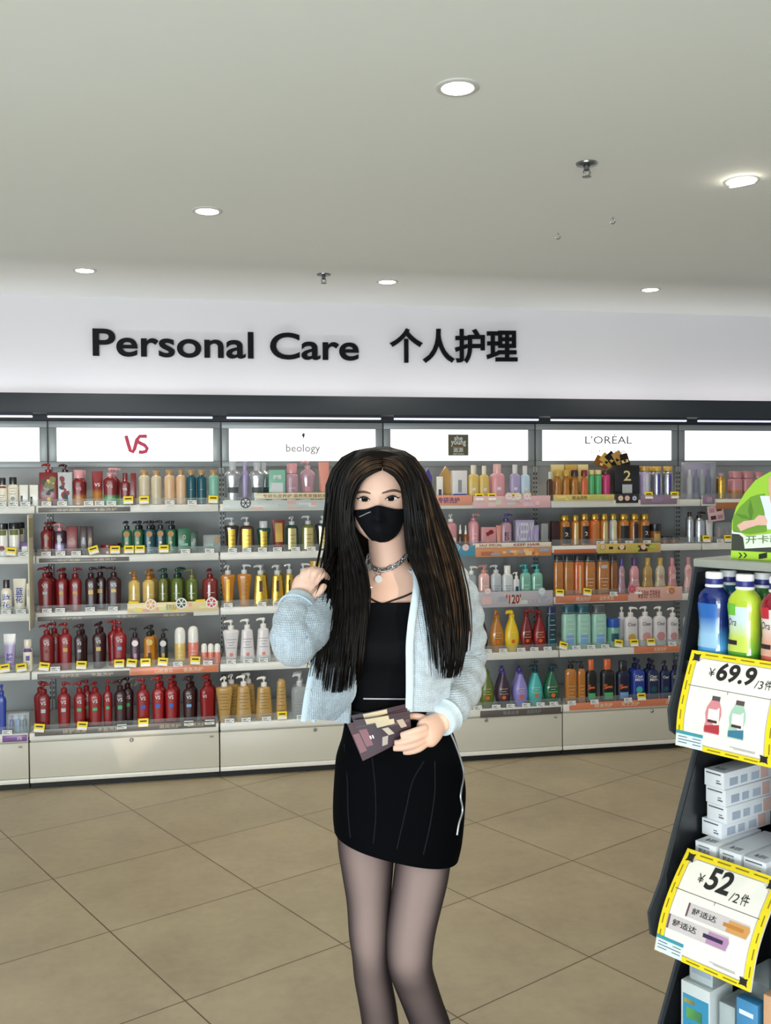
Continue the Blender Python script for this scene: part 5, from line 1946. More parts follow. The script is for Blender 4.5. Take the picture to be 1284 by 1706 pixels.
fx_ = ax + .28
cardart('dark_panel', [cp(1219, 884), cp(1228, 884), cp(1240, 893), (fx_, cp(1284, 895)[1]), (fx_, cp(1284, 925)[1]), cp(1218, 917)], '3c4038', 1)
cardart('white_ribbon', [cp(1219, 883), cp(1232, 885), cp(1242, 893), (ax + .05, cp(1284, 884)[1]), (ax + .05, cp(1284, 889)[1]), cp(1240, 897), cp(1231, 890), cp(1219, 889)], 'e6eadf', 2)
jk = cardart('pictured_jacket', [cp(1221, 886), cp(1221, 862), cp(1232, 845), cp(1250, 828), cp(1262, 824), cp(1274, 822), cp(1276, 850), cp(1277, 886), cp(1250, 890)], '6f9a34', 2)
cardart('pictured_fold', [cp(1250, 832), cp(1255, 852), cp(1251, 870), cp(1246, 850)], '55802c', 3, jk)
cardart('pictured_fold', [cp(1226, 856), cp(1242, 858), cp(1252, 866), cp(1236, 864)], '5a862c', 3, jk)
cardart('pictured_shirt', [cp(1266, 826), cp(1284, 826), (ax + .06, cp(1284, 830)[1]), (ax + .06, cp(1284, 880)[1]), cp(1278, 882), cp(1273, 850)], 'dce4ea', 3)
cardart('pictured_face', [cp(1281, 794), (ax + .035, cp(1284, 792)[1]), (ax + .04, cp(1284, 812)[1]), (ax + .03, cp(1284, 840)[1]), cp(1284, 838), cp(1280, 815)], 'd9a890', 4)
cardart('pictured_arm', [cp(1228, 875), cp(1240, 868), cp(1256, 866), cp(1264, 858), cp(1274, 859), cp(1279, 868), cp(1277, 875), cp(1262, 875), cp(1246, 880), cp(1234, 885)], 'e0b4a4', 4)
bn = cardart('banner', [cp(1238, 893), (ax + .10, cp(1284, 884)[1] + .004), (ax + .10, cp(1284, 906)[1] + .002), cp(1241, 914)], 'dfe8d8', 5)
g = G()
a, b_ = cp(1244, 908), cp(1284, 893)
text_into(g, '开卡新人礼', a[0] - .002, ax + .085, a[1] + .003, b_[1] - .0005, lambda x, z: Vector((x, -.0022, z + (x - a[0]) * .06)), .012)
g.build('lettering', mat('5a7a3a', .5), bn)
lb = cardart('lime_band', [cp(1218, 917), (fx_, cp(1284, 920)[1]), (fx_, 0.002), (arch[0][0], .002)], 'a9d43c', 2)
for k in range(2):
    a = cp(1230 + 8 * k, 925)
    cardart('arrow_mark', [(a[0], a[1] + .006), (a[0] + .004, a[1] + .006), (a[0] + .010, a[1]), (a[0] + .004, a[1] - .006), (a[0], a[1] - .006), (a[0] + .006, a[1])], '1d2016', 3, lb)
a = cp(1264, 927)
cardart('dark_tag', [(a[0], a[1] - .006), (a[0] + .02, a[1] - .002), (a[0] + .02, a[1] + .010), (a[0], a[1] + .005)], '20221c', 3, lb)
G().box(x0 + .01, x0 + .04, .004, .03, -.0005, .004).build('foot', M_LEDGE, card)
G().box(x0 + .25, x0 + .28, .004, .03, -.0005, .004).build('foot', M_LEDGE, card)
# ------------------------------------------------------------------ the woman
PD = 2.25                                            # her distance from the camera
BASE = camp(672, 1950, PD)
BASE.z = 0
woman = thing('person', 'woman in black mask, pale blue cardigan and black skirt, hand raised to long hair', 'person', BASE)


def P3(u, v, dy=0.0):
    return camp(u, v, PD + dy) - BASE


def px(n, dy=0.0):
    return n * (PD + dy) / FPX


def ring(v, uc, hw, hd, dy=0.0, n=2.3, N=36, tilt=0.0):
    """horizontal section: half width hw in pixels, half depth hd in metres"""
    c = P3(uc, v, dy)
    a, e, out = px(hw, dy), 2 / n, []
    for j in range(N):
        q = 2 * PI * j / N
        cx = math.copysign(abs(math.cos(q)) ** e, math.cos(q))
        sy = math.copysign(abs(math.sin(q)) ** e, math.sin(q))
        out.append(c + RGT * (a * cx) + FWD * (hd * sy) + UP * (tilt * cx))
    return out


def rings(rows, k=4, **kw):
    """resample section rows (v, uc, hw, hd, dy) smoothly"""
    out = []
    P = [Vector(r[:3]) for r in rows]
    Q = [Vector((r[3], r[4], r[5] if len(r) > 5 else 0)) for r in rows]
    n = (len(rows) - 1) * k + 1
    A, B = catmull(P, n), catmull(Q, n)
    for a, b in zip(A, B):
        out.append(ring(a[0], a[1], max(1.0, a[2]), max(.004, b[0]), b[1], tilt=b[2], **kw))
    return out


def limb(pts, n, sides=18, flat=None):
    """tapered tube through (u, v, dy, radius) joints"""
    C = catmull([P3(*p[:3]) for p in pts], n)
    R = catmull([Vector((p[3], 0, 0)) for p in pts], n)
    return G().tube(C, [r.x for r in R], sides, flat=flat)


HEAD = [(747, 633, 6, .022, .015), (751, 633, 22, .050, .012), (760, 633, 37, .076, .008), (776, 632, 47, .092, .004), (800, 632, 51, .098, .0),
        (825, 632, 51, .099, -.002), (848, 632, 49, .096, -.005), (868, 632, 44, .090, -.010), (884, 633, 36, .082, -.018), (895, 634, 25, .066, -.028), (903, 634, 11, .038, -.050)]
NECK = [(870, 642, 33, .050, .030), (910, 645, 31, .050, .026), (940, 647, 33, .052, .024), (958, 648, 44, .058, .024)]
TORSO = [(938, 648, 34, .045, .025), (950, 648, 56, .055, .025), (962, 647, 88, .064, .025), (978, 646, 106, .075, .020), (1000, 646, 108, .088, .012), (1030, 646, 102, .104, .0), (1060, 646, 97, .114, -.008),
         (1095, 648, 88, .104, .0), (1130, 653, 80, .092, .004), (1165, 657, 78, .088, .006), (1200, 660, 84, .094, .008), (1240, 663, 95, .104, .010), (1290, 664, 102, .112, .012), (1330, 664, 102, .108, .012), (1362, 662, 94, .092, .012)]
LEGL = [(1340, 612, 49, .082, .0), (1400, 610, 47, .078, -.005), (1450, 612, 42, .074, -.012), (1500, 614, 36, .066, -.020), (1555, 615, 33, .060, -.030), (1590, 617, 30, .056, -.030), (1630, 621, 30, .055, -.014), (1680, 630, 30, .056, .0),
        (1740, 638, 29, .055, .010), (1800, 645, 25, .047, .012), (1860, 650, 19, .037, .010), (1900, 653, 17, .035, .006), (1930, 654, 17, .036, .0)]
LEGR = [(1350, 706, 49, .082, -.02), (1420, 705, 46, .078, -.045), (1460, 701, 45, .076, -.055), (1500, 694, 43, .070, -.065), (1550, 685, 40, .064, -.075), (1590, 682, 37.5, .060, -.080), (1615, 684, 36, .058, -.072), (1640, 692, 35, .058, -.050),
        (1670, 703, 33.5, .058, -.030), (1705, 716, 33, .057, -.012), (1760, 733, 30, .052, .010), (1820, 750, 24, .042, .030), (1870, 762, 19, .036, .045), (1915, 770, 17.5, .036, .055)]


def face_shape(p):
    """sculpt nose, brow and eye sockets into the head"""
    d = p + BASE - CAM
    c = RM @ d
    u, v = 642 + FPX * c.x / c.z, 853 + FPX * c.y / c.z
    if c.z > PD - .01:
        return p
    ga = lambda x, y, sx, sy: math.exp(-((u - x) / sx) ** 2 - ((v - y) / sy) ** 2)
    k = 0.0
    k += .010 * ga(629, 846, 6, 14) + .018 * ga(629, 864, 8, 9)          # nose
    k -= .009 * ga(607, 832, 12, 8) + .009 * ga(652, 831, 12, 8)         # sockets
    k += .0035 * ga(606, 819, 16, 5) + .0035 * ga(652, 817, 16, 5)       # brow ridge
    k += .003 * ga(604, 856, 13, 9) + .003 * ga(656, 856, 13, 9)         # cheeks
    k += .004 * ga(632, 885, 14, 7)                                      # lips
    return p - FWD * k


head = G().loft(rings(HEAD, 7, N=64, n=2.15))
head.v = [face_shape(p) for p in head.v]
_b = bmesh.new()
_hm = head.mesh('raw', [])
_b.from_mesh(_hm)
HEADB = BVHTree.FromBMesh(_b)
_b.free()
bpy.data.meshes.remove(_hm)
body = G().merge(head)
body.loft(rings(NECK, 4))
body.loft(rings(TORSO, 4, n=2.35))
thin = lambda rows: [(r[0], r[1], r[2] - (3.2 if r[0] < 1880 else 1), r[3] - (.006 if r[0] < 1880 else .002)) + tuple(r[4:]) for r in rows]
body.loft(rings(thin(LEGL), 4, n=2.1))
body.loft(rings(thin(LEGR), 4, n=2.1))
# bust
for u in (612, 682):
    c = P3(u, 1055, -.056)
    body.merge(G().lathe([(.0005, -.056), (.03, -.048), (.05, -.026), (.056, 0), (.05, .026), (.03, .048), (.0005, .056)], 20), Matrix.Translation(c))
# arms
ARML = [(560, 976, .02, .050), (532, 1015, -.08, .044), (508, 1052, -.18, .037), (490, 1075, -.225, .034), (487, 1052, -.212, .032), (492, 1024, -.165, .028), (500, 1003, -.130, .024)]
ARMR = [(738, 976, .03, .050), (760, 1010, .07, .045), (773, 1062, .10, .037), (777, 1102, .103, .034), (775, 1145, .04, .036), (750, 1182, -.07, .030), (730, 1206, -.125, .024)]
body.merge(limb(ARML, 44))
body.merge(limb(ARMR, 44))
# raised hand, loosely curled into the hair
body.merge(limb([(499, 1006, -.13, .024), (506, 990, -.125, .031), (513, 974, -.122, .034), (517, 965, -.12, .028)], 12, flat=(.55, 1)))
for pts in ([(505, 968, -.13, .0105), (505, 956, -.132, .0098), (513, 950, -.115, .0092), (521, 956, -.098, .0085)],
            [(513, 965, -.13, .0108), (515, 953, -.135, .0100), (524, 948, -.120, .0093), (531, 955, -.102, .0086)],
            [(521, 965, -.128, .0105), (526, 954, -.135, .0098), (535, 951, -.120, .0092), (541, 958, -.104, .0084)],
            [(528, 969, -.124, .0098), (535, 960, -.130, .0090), (542, 958, -.118, .0084), (546, 965, -.106, .0076)],
            [(512, 996, -.128, .0125), (524, 992, -.140, .0112), (535, 983, -.140, .0100), (541, 974, -.132, .0088)]):
    body.merge(limb([(a, b_, c, r * .80) for a, b_, c, r in pts], 14, 12))
# lower hand gripping the leaflets from the right
body.merge(limb([(731, 1204, -.125, .024), (722, 1213, -.145, .031), (711, 1221, -.160, .034), (703, 1226, -.166, .028)], 14, flat=(.58, 1)))
for pts in ([(709, 1212, -.176, .0105), (694, 1217, -.192, .0098), (678, 1222, -.196, .0090), (667, 1225, -.193, .0080)],
            [(708, 1222, -.176, .0108), (690, 1230, -.194, .0100), (671, 1236, -.197, .0092), (657, 1238, -.193, .0082)],
            [(708, 1231, -.172, .0105), (690, 1241, -.190, .0098), (670, 1246, -.194, .0090), (655, 1247, -.190, .0080)],
            [(711, 1238, -.166, .0096), (698, 1248, -.184, .0088), (682, 1253, -.188, .0080), (671, 1253, -.186, .0072)],
            [(716, 1205, -.146, .0125), (703, 1196, -.134, .0112), (690, 1193, -.132, .0100), (680, 1194, -.132, .0088)]):
    body.merge(limb([(a, b_, c, r * .80) for a, b_, c, r in pts], 14, 12))
# feet
body.merge(limb([(653, 1905, .0, .034), (652, 1932, -.02, .034), (650, 1948, -.09, .030), (649, 1952, -.15, .024)], 12))
body.merge(limb([(768, 1890, .05, .034), (771, 1915, .03, .034), (774, 1932, -.04, .030), (776, 1940, -.10, .024)], 12))


def fused(g, name, m, parent, voxel, smooth=4, keep=None):
    """one continuous surface from overlapping closed forms"""
    me = g.mesh('raw', m)
    o = bpy.data.objects.new('raw', me)
    COL.objects.link(o)
    r = o.modifiers.new('fuse', 'REMESH')
    r.mode, r.voxel_size, r.use_smooth_shade = 'VOXEL', voxel, True
    s = o.modifiers.new('soften', 'SMOOTH')
    s.factor, s.iterations = .5, smooth
    dg = bpy.context.evaluated_depsgraph_get()
    out = bpy.data.meshes.new_from_object(o.evaluated_get(dg))
    bpy.data.objects.remove(o)
    bpy.data.meshes.remove(me)
    out.name = name
    if not out.materials:
        out.materials.append(m)
    out.polygons.foreach_set('use_smooth', [True] * len(out.polygons))
    q = bpy.data.objects.new(name, out)
    COL.objects.link(q)
    q.parent = parent
    return q


M_SKIN = mat('d9b3a0', .48, noise=.03, nscale=30, sub=.15, spec=.35)
skin = fused(body, 'body', M_SKIN, woman, .0025, 4)
bm_ = bmesh.new()
bm_.from_mesh(skin.data)
BODY = BVHTree.FromBMesh(bm_)
bm_.free()


def on(bvh, u, v, off=0.0, near=0.0):
    """point where the sight line through a photo position meets a surface, lifted off it along the surface normal"""
    r = ray(u, v).normalized()
    h = bvh.ray_cast(CAM - BASE, r)
    if h[0] is None:
        h = bvh.find_nearest(P3(u, v, near))
        nr = h[1]
    else:
        nr = h[1] if h[1].dot(r) < 0 else -h[1]
    return h[0] + nr * off


# tights ----------------------------------------------------------------------
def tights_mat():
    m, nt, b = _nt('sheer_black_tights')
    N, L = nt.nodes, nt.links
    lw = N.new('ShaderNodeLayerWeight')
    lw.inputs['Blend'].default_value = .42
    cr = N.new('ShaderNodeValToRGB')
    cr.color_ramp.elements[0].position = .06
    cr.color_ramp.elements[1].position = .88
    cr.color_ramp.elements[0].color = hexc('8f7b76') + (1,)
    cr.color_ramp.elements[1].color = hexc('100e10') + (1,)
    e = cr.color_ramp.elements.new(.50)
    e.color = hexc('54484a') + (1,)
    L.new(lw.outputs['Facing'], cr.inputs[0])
    # base colour is mixed with near-black below the knee
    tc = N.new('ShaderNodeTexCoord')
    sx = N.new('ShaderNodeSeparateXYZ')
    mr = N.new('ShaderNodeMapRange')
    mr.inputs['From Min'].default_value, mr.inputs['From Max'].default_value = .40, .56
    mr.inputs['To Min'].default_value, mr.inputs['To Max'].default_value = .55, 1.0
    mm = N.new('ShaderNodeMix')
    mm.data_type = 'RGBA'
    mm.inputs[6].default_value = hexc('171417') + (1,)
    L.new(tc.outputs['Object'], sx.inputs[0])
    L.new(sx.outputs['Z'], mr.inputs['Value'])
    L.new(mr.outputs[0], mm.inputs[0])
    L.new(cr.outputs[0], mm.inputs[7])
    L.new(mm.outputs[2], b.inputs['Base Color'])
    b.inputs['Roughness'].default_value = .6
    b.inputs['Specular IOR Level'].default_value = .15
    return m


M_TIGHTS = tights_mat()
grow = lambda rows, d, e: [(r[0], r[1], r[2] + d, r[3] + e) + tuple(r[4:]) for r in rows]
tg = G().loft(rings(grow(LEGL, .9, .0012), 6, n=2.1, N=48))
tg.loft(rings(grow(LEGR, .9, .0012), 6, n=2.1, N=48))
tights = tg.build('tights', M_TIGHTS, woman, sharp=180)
# shoes (below the frame)
for pts in ([(653, 1918, .01, .038), (652, 1938, -.02, .040), (650, 1946, -.09, .036), (649, 1949, -.16, .026)], [(769, 1900, .055, .038), (771, 1915, .03, .040), (774, 1928, -.04, .036), (776, 1936, -.11, .026)]):
    sh = limb(pts, 14, 16)
    mz = min(p.z for p in sh.v)
    for p in sh.v:
        p.z = max(p.z - mz - .004, 0.0)
    sh.build('shoe', mat('141416', .4), woman)

# black top --------------------------------------------------------------------
M_TOP = mat('090a0e', .8, noise=.1, nscale=60, spec=.08)
top_rows = [(996, 646, 106, .092, .010), (1014, 646, 105, .100, .006), (1040, 646, 101, .116, -.004), (1062, 646, 97, .126, -.014), (1085, 647, 92, .124, -.014), (1110, 650, 86, .108, -.004), (1140, 654, 80, .098, .002), (1168, 657, 79, .099, .004), (1184, 658, 82, .102, .006)]
tp = G().loft(rings(top_rows, 6, n=2.3, N=72), False, False)
for p in tp.v:
    c_ = RM @ (p + BASE - CAM)
    u_, v_ = 642 + FPX * c_.x / c_.z, 853 + FPX * c_.y / c_.z
    if c_.z < PD:
        p -= FWD * (.010 * (math.exp(-((u_ - 615) / 24) ** 2 - ((v_ - 1058) / 26) ** 2) + math.exp(-((u_ - 680) / 24) ** 2 - ((v_ - 1058) / 26) ** 2)))
top = tp.build('black_top', M_TOP, woman)
bm_ = bmesh.new()
bm_.from_mesh(top.data)
TOPB = BVHTree.FromBMesh(bm_)
bm_.free()
g = G()
for pts in ([(606, 990), (622, 1001), (640, 1008), (660, 1010)], [(612, 1010), (632, 1009), (655, 1001), (672, 995), (692, 986)], [(604, 1000), (620, 1007), (640, 1010)]):
    g.tube(catmull([on(BODY, u, v, .003) for u, v in pts], 16), .0022, 6)
g.build('neck_strap', mat('17120f', .6), top)
g = G().tube(catmull([on(TOPB, u, 1164 + (u - 640) * .01, .002) for u in (606, 625, 645, 665, 684)], 14), .0016, 6)
g.build('light_hem', mat('b8bcc4', .5), top)

# skirt ------------------------------------------------------------------------
M_SKIRT = mat('050609', .8, noise=.12, nscale=50, spec=.04)
SK = [(1170, 657, 79, .102, .006, .0), (1200, 660, 86, .106, .008, .0), (1228, 663, 94, .112, .009, .0), (1262, 664, 104, .120, .008, -.006), (1300, 666, 109, .126, .004, -.014), (1342, 664, 109, .130, -.004, -.022), (1378, 662, 107, .133, -.010, -.029), (1401, 660, 103, .134, -.014, -.034)]
sk = G()
out_r = rings(SK, 5, n=2.4, N=64)
in_r = rings([(r[0], r[1], r[2] - 2.5, r[3] - .006) + tuple(r[4:]) for r in SK], 5, n=2.4, N=64)
sk.loft(out_r + in_r[::-1], False, False)
skirt = sk.build('skirt', M_SKIRT, woman, sharp=60)
bm_ = bmesh.new()
bm_.from_mesh(skirt.data)
SKB = BVHTree.FromBMesh(bm_)
bm_.free()
M_STITCH = mat('14151a', .7, spec=.1)
for pts in ([(574, 1240), (579, 1300), (580, 1350), (584, 1396)], [(620, 1262), (625, 1310), (626, 1360), (622, 1405)], [(706, 1268), (687, 1302), (676, 1350), (661, 1414)], [(724, 1268), (724, 1320), (716, 1375), (705, 1424)]):
    G().tube(catmull([on(SKB, u, v, .0006) for u, v in pts], 20), .0019, 6).build('seam', M_STITCH, skirt)
zp = G().tube(catmull([on(SKB, u, v, .002, -.02) for u, v in ((747, 1217), (757, 1240), (766, 1266), (771, 1290), (767, 1316), (766, 1330), (769, 1350), (763, 1372), (760, 1391))], 40), .0022, 6)
zp.build('zipper', mat('b9bcc0', .35, metal=.6), skirt)
g = G()
text_into(g, 'dex.', 0, 1, 0, 1, lambda x, z: on(SKB, 588 + 20 * x, 1193 + 4 * x - 9 * z, .002), .02)
g.build('waistband_lettering', mat('d9d9d6', .6), skirt)
wb = G()
wb.loft([[p + (p - sum(r_, Vector()) / len(r_)) * .012 for p in r_] for r_ in rings([(1172, 657, 80, .103, .006), (1184, 658, 82, .104, .007)], 2, n=2.4, N=64)], False, False)
wb.build('waistband', mat('101014', .6), skirt)

# cardigan ---------------------------------------------------------------------
def knit_mat(hexa, scale=170, horiz=False):
    m, nt, b = _nt('rib_knit')
    N, L = nt.nodes, nt.links
    tc = N.new('ShaderNodeTexCoord')
    mp = N.new('ShaderNodeMapping')
    mp.inputs['Rotation'].default_value = (0, 0, YAW - PI / 2)
    w1 = N.new('ShaderNodeTexWave')
    w1.bands_direction = 'Z'
    w1.inputs['Scale'].default_value = scale * .42
    w1.inputs['Distortion'].default_value = 1.2
    w2 = N.new('ShaderNodeTexWave')
    w2.bands_direction = 'X'
    w2.inputs['Scale'].default_value = scale * .42
    w2.inputs['Distortion'].default_value = 1.0
    nz = N.new('ShaderNodeTexNoise')
    nz.inputs['Scale'].default_value = 60
    L.new(tc.outputs['Object'], mp.inputs[0])
    for q in (w1, w2, nz):
        L.new(mp.outputs[0], q.inputs['Vector'])
    mu = N.new('ShaderNodeMath')
    mu.operation = 'MULTIPLY'
    L.new(w1.outputs['Fac'], mu.inputs[0])
    L.new(w2.outputs['Fac'], mu.inputs[1])
    ad = N.new('ShaderNodeMath')
    ad.operation = 'ADD'
    L.new(mu.outputs[0], ad.inputs[0])
    L.new(nz.outputs['Fac'], ad.inputs[1])
    cr = N.new('ShaderNodeValToRGB')
    c = hexc(hexa)
    cr.color_ramp.elements[0].position = .35
    cr.color_ramp.elements[1].position = 1.1 if False else 1.0
    cr.color_ramp.elements[0].color = tuple(q * .66 for q in c) + (1,)
    cr.color_ramp.elements[1].color = tuple(min(1, q * 1.12) for q in c) + (1,)
    L.new(ad.outputs[0], cr.inputs[0])
    L.new(cr.outputs[0], b.inputs['Base Color'])
    bp = N.new('ShaderNodeBump')
    bp.inputs['Strength'].default_value = .8
    bp.inputs['Distance'].default_value = .003
    L.new(ad.outputs[0], bp.inputs['Height'])
    L.new(bp.outputs[0], b.inputs['Normal'])
    b.inputs['Roughness'].default_value = .9
    b.inputs['Sheen Weight'].default_value = .25
    return m


M_KNIT = knit_mat('bbcad7')
M_TRIM = mat('b9c9d4', .85, noise=.08, nscale=90, bump=.3)


def sleeve(pts, n, folds, amp):
    C = catmull([P3(*p[:3]) for p in pts], n)
    R = [q.x for q in catmull([Vector((p[3], 0, 0)) for p in pts], n)]
    R = [r + amp * math.sin(i / n * folds * 2 * PI) * (0 if i > n - 6 else 1) for i, r in enumerate(R)]
    return C, R


cd = G()
SLL = [(566, 974, .02, .066), (538, 1012, -.07, .056), (508, 1052, -.18, .050), (488, 1075, -.225, .045), (485, 1052, -.212, .043), (491, 1024, -.168, .040), (500, 1003, -.135, .033)]
SLR = [(735, 974, .03, .066), (758, 1006, .06, .060), (772, 1056, .092, .053), (776, 1100, .100, .048), (770, 1140, .03, .048), (749, 1180, -.07, .041), (733, 1202, -.118, .033)]
Cl, Rl = sleeve(SLL, 60, 7, .0018)
cd.tube(Cl, Rl, 28)
Cr, Rr = sleeve(SLR, 60, 9, .0038)
cd.tube(Cr, Rr, 28)
# back and shoulders
bk = [(946, 648, 50, .062, .034), (956, 648, 84, .078, .032), (968, 647, 108, .088, .028), (988, 646, 116, .102, .022), (1015, 646, 115, .115, .014), (1060, 648, 112, .124, .010), (1110, 650, 108, .124, .014), (1150, 650, 108, .126, .018), (1186, 650, 110, .128, .020)]
rr = rings(bk, 4, n=2.4, N=56)
sel = [j % 56 for j in range(-9, 38)]              # leaves the front open
rows = [[r_[j] for j in sel] for r_ in rr]
cd.sheet(rows, .005)
# right-hand front panel (as seen), from the shoulder down
def panel(rows_, k=10, th=.006, wav=.004, ph=0.0):
    out = []
    for v, ua, da, ub, db in rows_:
        r_ = []
        for j in range(k + 1):
            t = j / k
            bulge = -.018 * math.sin(PI * t)
            r_.append(P3(ua + (ub - ua) * t, v, da + (db - da) * t + bulge + wav * math.sin(6.5 * t + ph + v * .03)))
        out.append(r_)
    return out


def smooth_rows(rows_, n):
    cols = list(zip(*rows_))
    cc_ = [catmull(c, n) for c in cols]
    return [list(r_) for r_ in zip(*cc_)]


RP = [(950, 690, -.058, 744, -.045), (975, 692, -.088, 756, -.060), (1005, 689, -.118, 760, -.075), (1040, 684, -.142, 758, -.090), (1075, 681, -.152, 754, -.100), (1110, 681, -.150, 752, -.100), (1150, 681, -.145, 750, -.098), (1186, 680, -.142, 748, -.096)]
cd.sheet(smooth_rows(panel(RP), 30), .006)
LP = [(962, 598, -.070, 545, -.045), (1000, 592, -.112, 540, -.080), (1040, 588, -.132, 538, -.120), (1080, 588, -.130, 530, -.150), (1120, 589, -.120, 519, -.168), (1160, 588, -.112, 511, -.180), (1198, 556, -.130, 504, -.185)]
cd.sheet(smooth_rows(panel(LP, ph=1.2), 30), .006)
card_g = cd.build('cardigan', M_KNIT, woman, sharp=80, label='pale blue ribbed knit cardigan, open at the front')
tr = G()
tr.tube(catmull([P3(u, v, d) for u, v, d in ((692, 948, -.062), (694, 975, -.098), (690, 1005, -.128), (685, 1040, -.152), (682, 1075, -.162), (682, 1110, -.160), (682, 1150, -.155), (681, 1186, -.152))], 40), .0085, 10, flat=(.5, 1))
tr.build('front_band', M_TRIM, card_g)
tr = G()
tr.tube(catmull([P3(u, v, d) for u, v, d in ((545, 1000, -.088), (540, 1040, -.128), (531, 1080, -.158), (520, 1120, -.176), (512, 1160, -.188), (506, 1202, -.193))], 40), .0075, 10, flat=(.5, 1))
tr.build('front_band', M_TRIM, card_g)
tr = G()
tr.tube(catmull([P3(u, v, d) for u, v, d in ((548, 1070, -.150), (538, 1120, -.166), (527, 1165, -.178), (522, 1203, -.182))], 30), .005, 8, flat=(.6, 1))
tr.build('inner_band', M_TRIM, card_g)
for C, R in ((Cl, Rl), (Cr, Rr)):
    q = G()
    a, b_ = C[-7:], R[-7:]
    q.tube(a + [a[-1] + (a[-1] - a[-2]) * .6], [r + .0035 for r in b_] + [b_[-1] + .001], 28)
    q.build('cuff', M_TRIM, card_g)
for v in (1090, 1150):
    q = G().lathe([(.0005, 0), (.006, 0), (.007, .001), (.006, .003), (.0005, .003)], 12)
    u = 526 if v < 1100 else 514
    q2 = G().merge(q, Matrix.Translation(P3(u, v, -.185 if v > 1100 else -.168)) @ Matrix.Rotation(PI / 2, 4, 'X'))
    q2.build('button', mat('5a4a44', .4), card_g)

# mask ---------------------------------------------------------------------------
TT = [(590, 850), (600, 849), (610, 848), (619, 845), (628, 842), (637, 843), (649, 846), (661, 848), (674, 848)]
BB = [(590, 857), (596, 870), (604, 883), (617, 899), (634, 908), (651, 902), (664, 888), (671, 874), (674, 857)]
Tc, Bc = catmull([Vector((a, b, 0)) for a, b in TT], 29), catmull([Vector((a, b, 0)) for a, b in BB], 29)
rows = []
for i in range(17):
    b_ = i / 16
    r_ = []
    for j in range(29):
        a = j / 28
        q = Tc[j].lerp(Bc[j], b_)
        p = on(HEADB, q.x, q.y, .0, -.06)
        bul = math.sin(PI * a) ** .8 * (.35 + .65 * math.sin(PI * min(1, b_ * .9 + .12)) ** .7)
        rid = math.exp(-((q.x - 630) / 9) ** 2) * math.sin(PI * min(1, .15 + b_ * .8))
        rr_ = ray(q.x, q.y).normalized()
        r_.append(p - rr_ * (.0035 + .012 * bul + .007 * rid))
    rows.append(r_)
mk = G().sheet(rows, .0022)
mask = mk.build('face_mask', mat('0a0b10', .75, noise=.1, nscale=90, spec=.12), woman, sharp=70)
bm_ = bmesh.new()
bm_.from_mesh(mask.data)
MKB = BVHTree.FromBMesh(bm_)
bm_.free()
g = G().tube([on(MKB, u, v, .0012) for u, v in ((599, 861), (606, 858), (612, 855), (618, 853))], .0011, 6, flat=(.5, 1))
g.build('printed_mark', mat('8a8a8c', .5), mask)
g = G()
for u0, u1, v0, v1 in ((591, 583, 853, 850), (673, 681, 852, 850)):
    e0 = on(HEADB, u0, v0, .004, -.06)
    g.tube([e0, e0 + FWD * .03 + RGT * (.004 if u1 > u0 else -.004), e0 + FWD * .07 + RGT * (.006 if u1 > u0 else -.006) + UP * .004], .0013, 6)
g.build('ear_loop', mat('0c0c10', .7), mask)

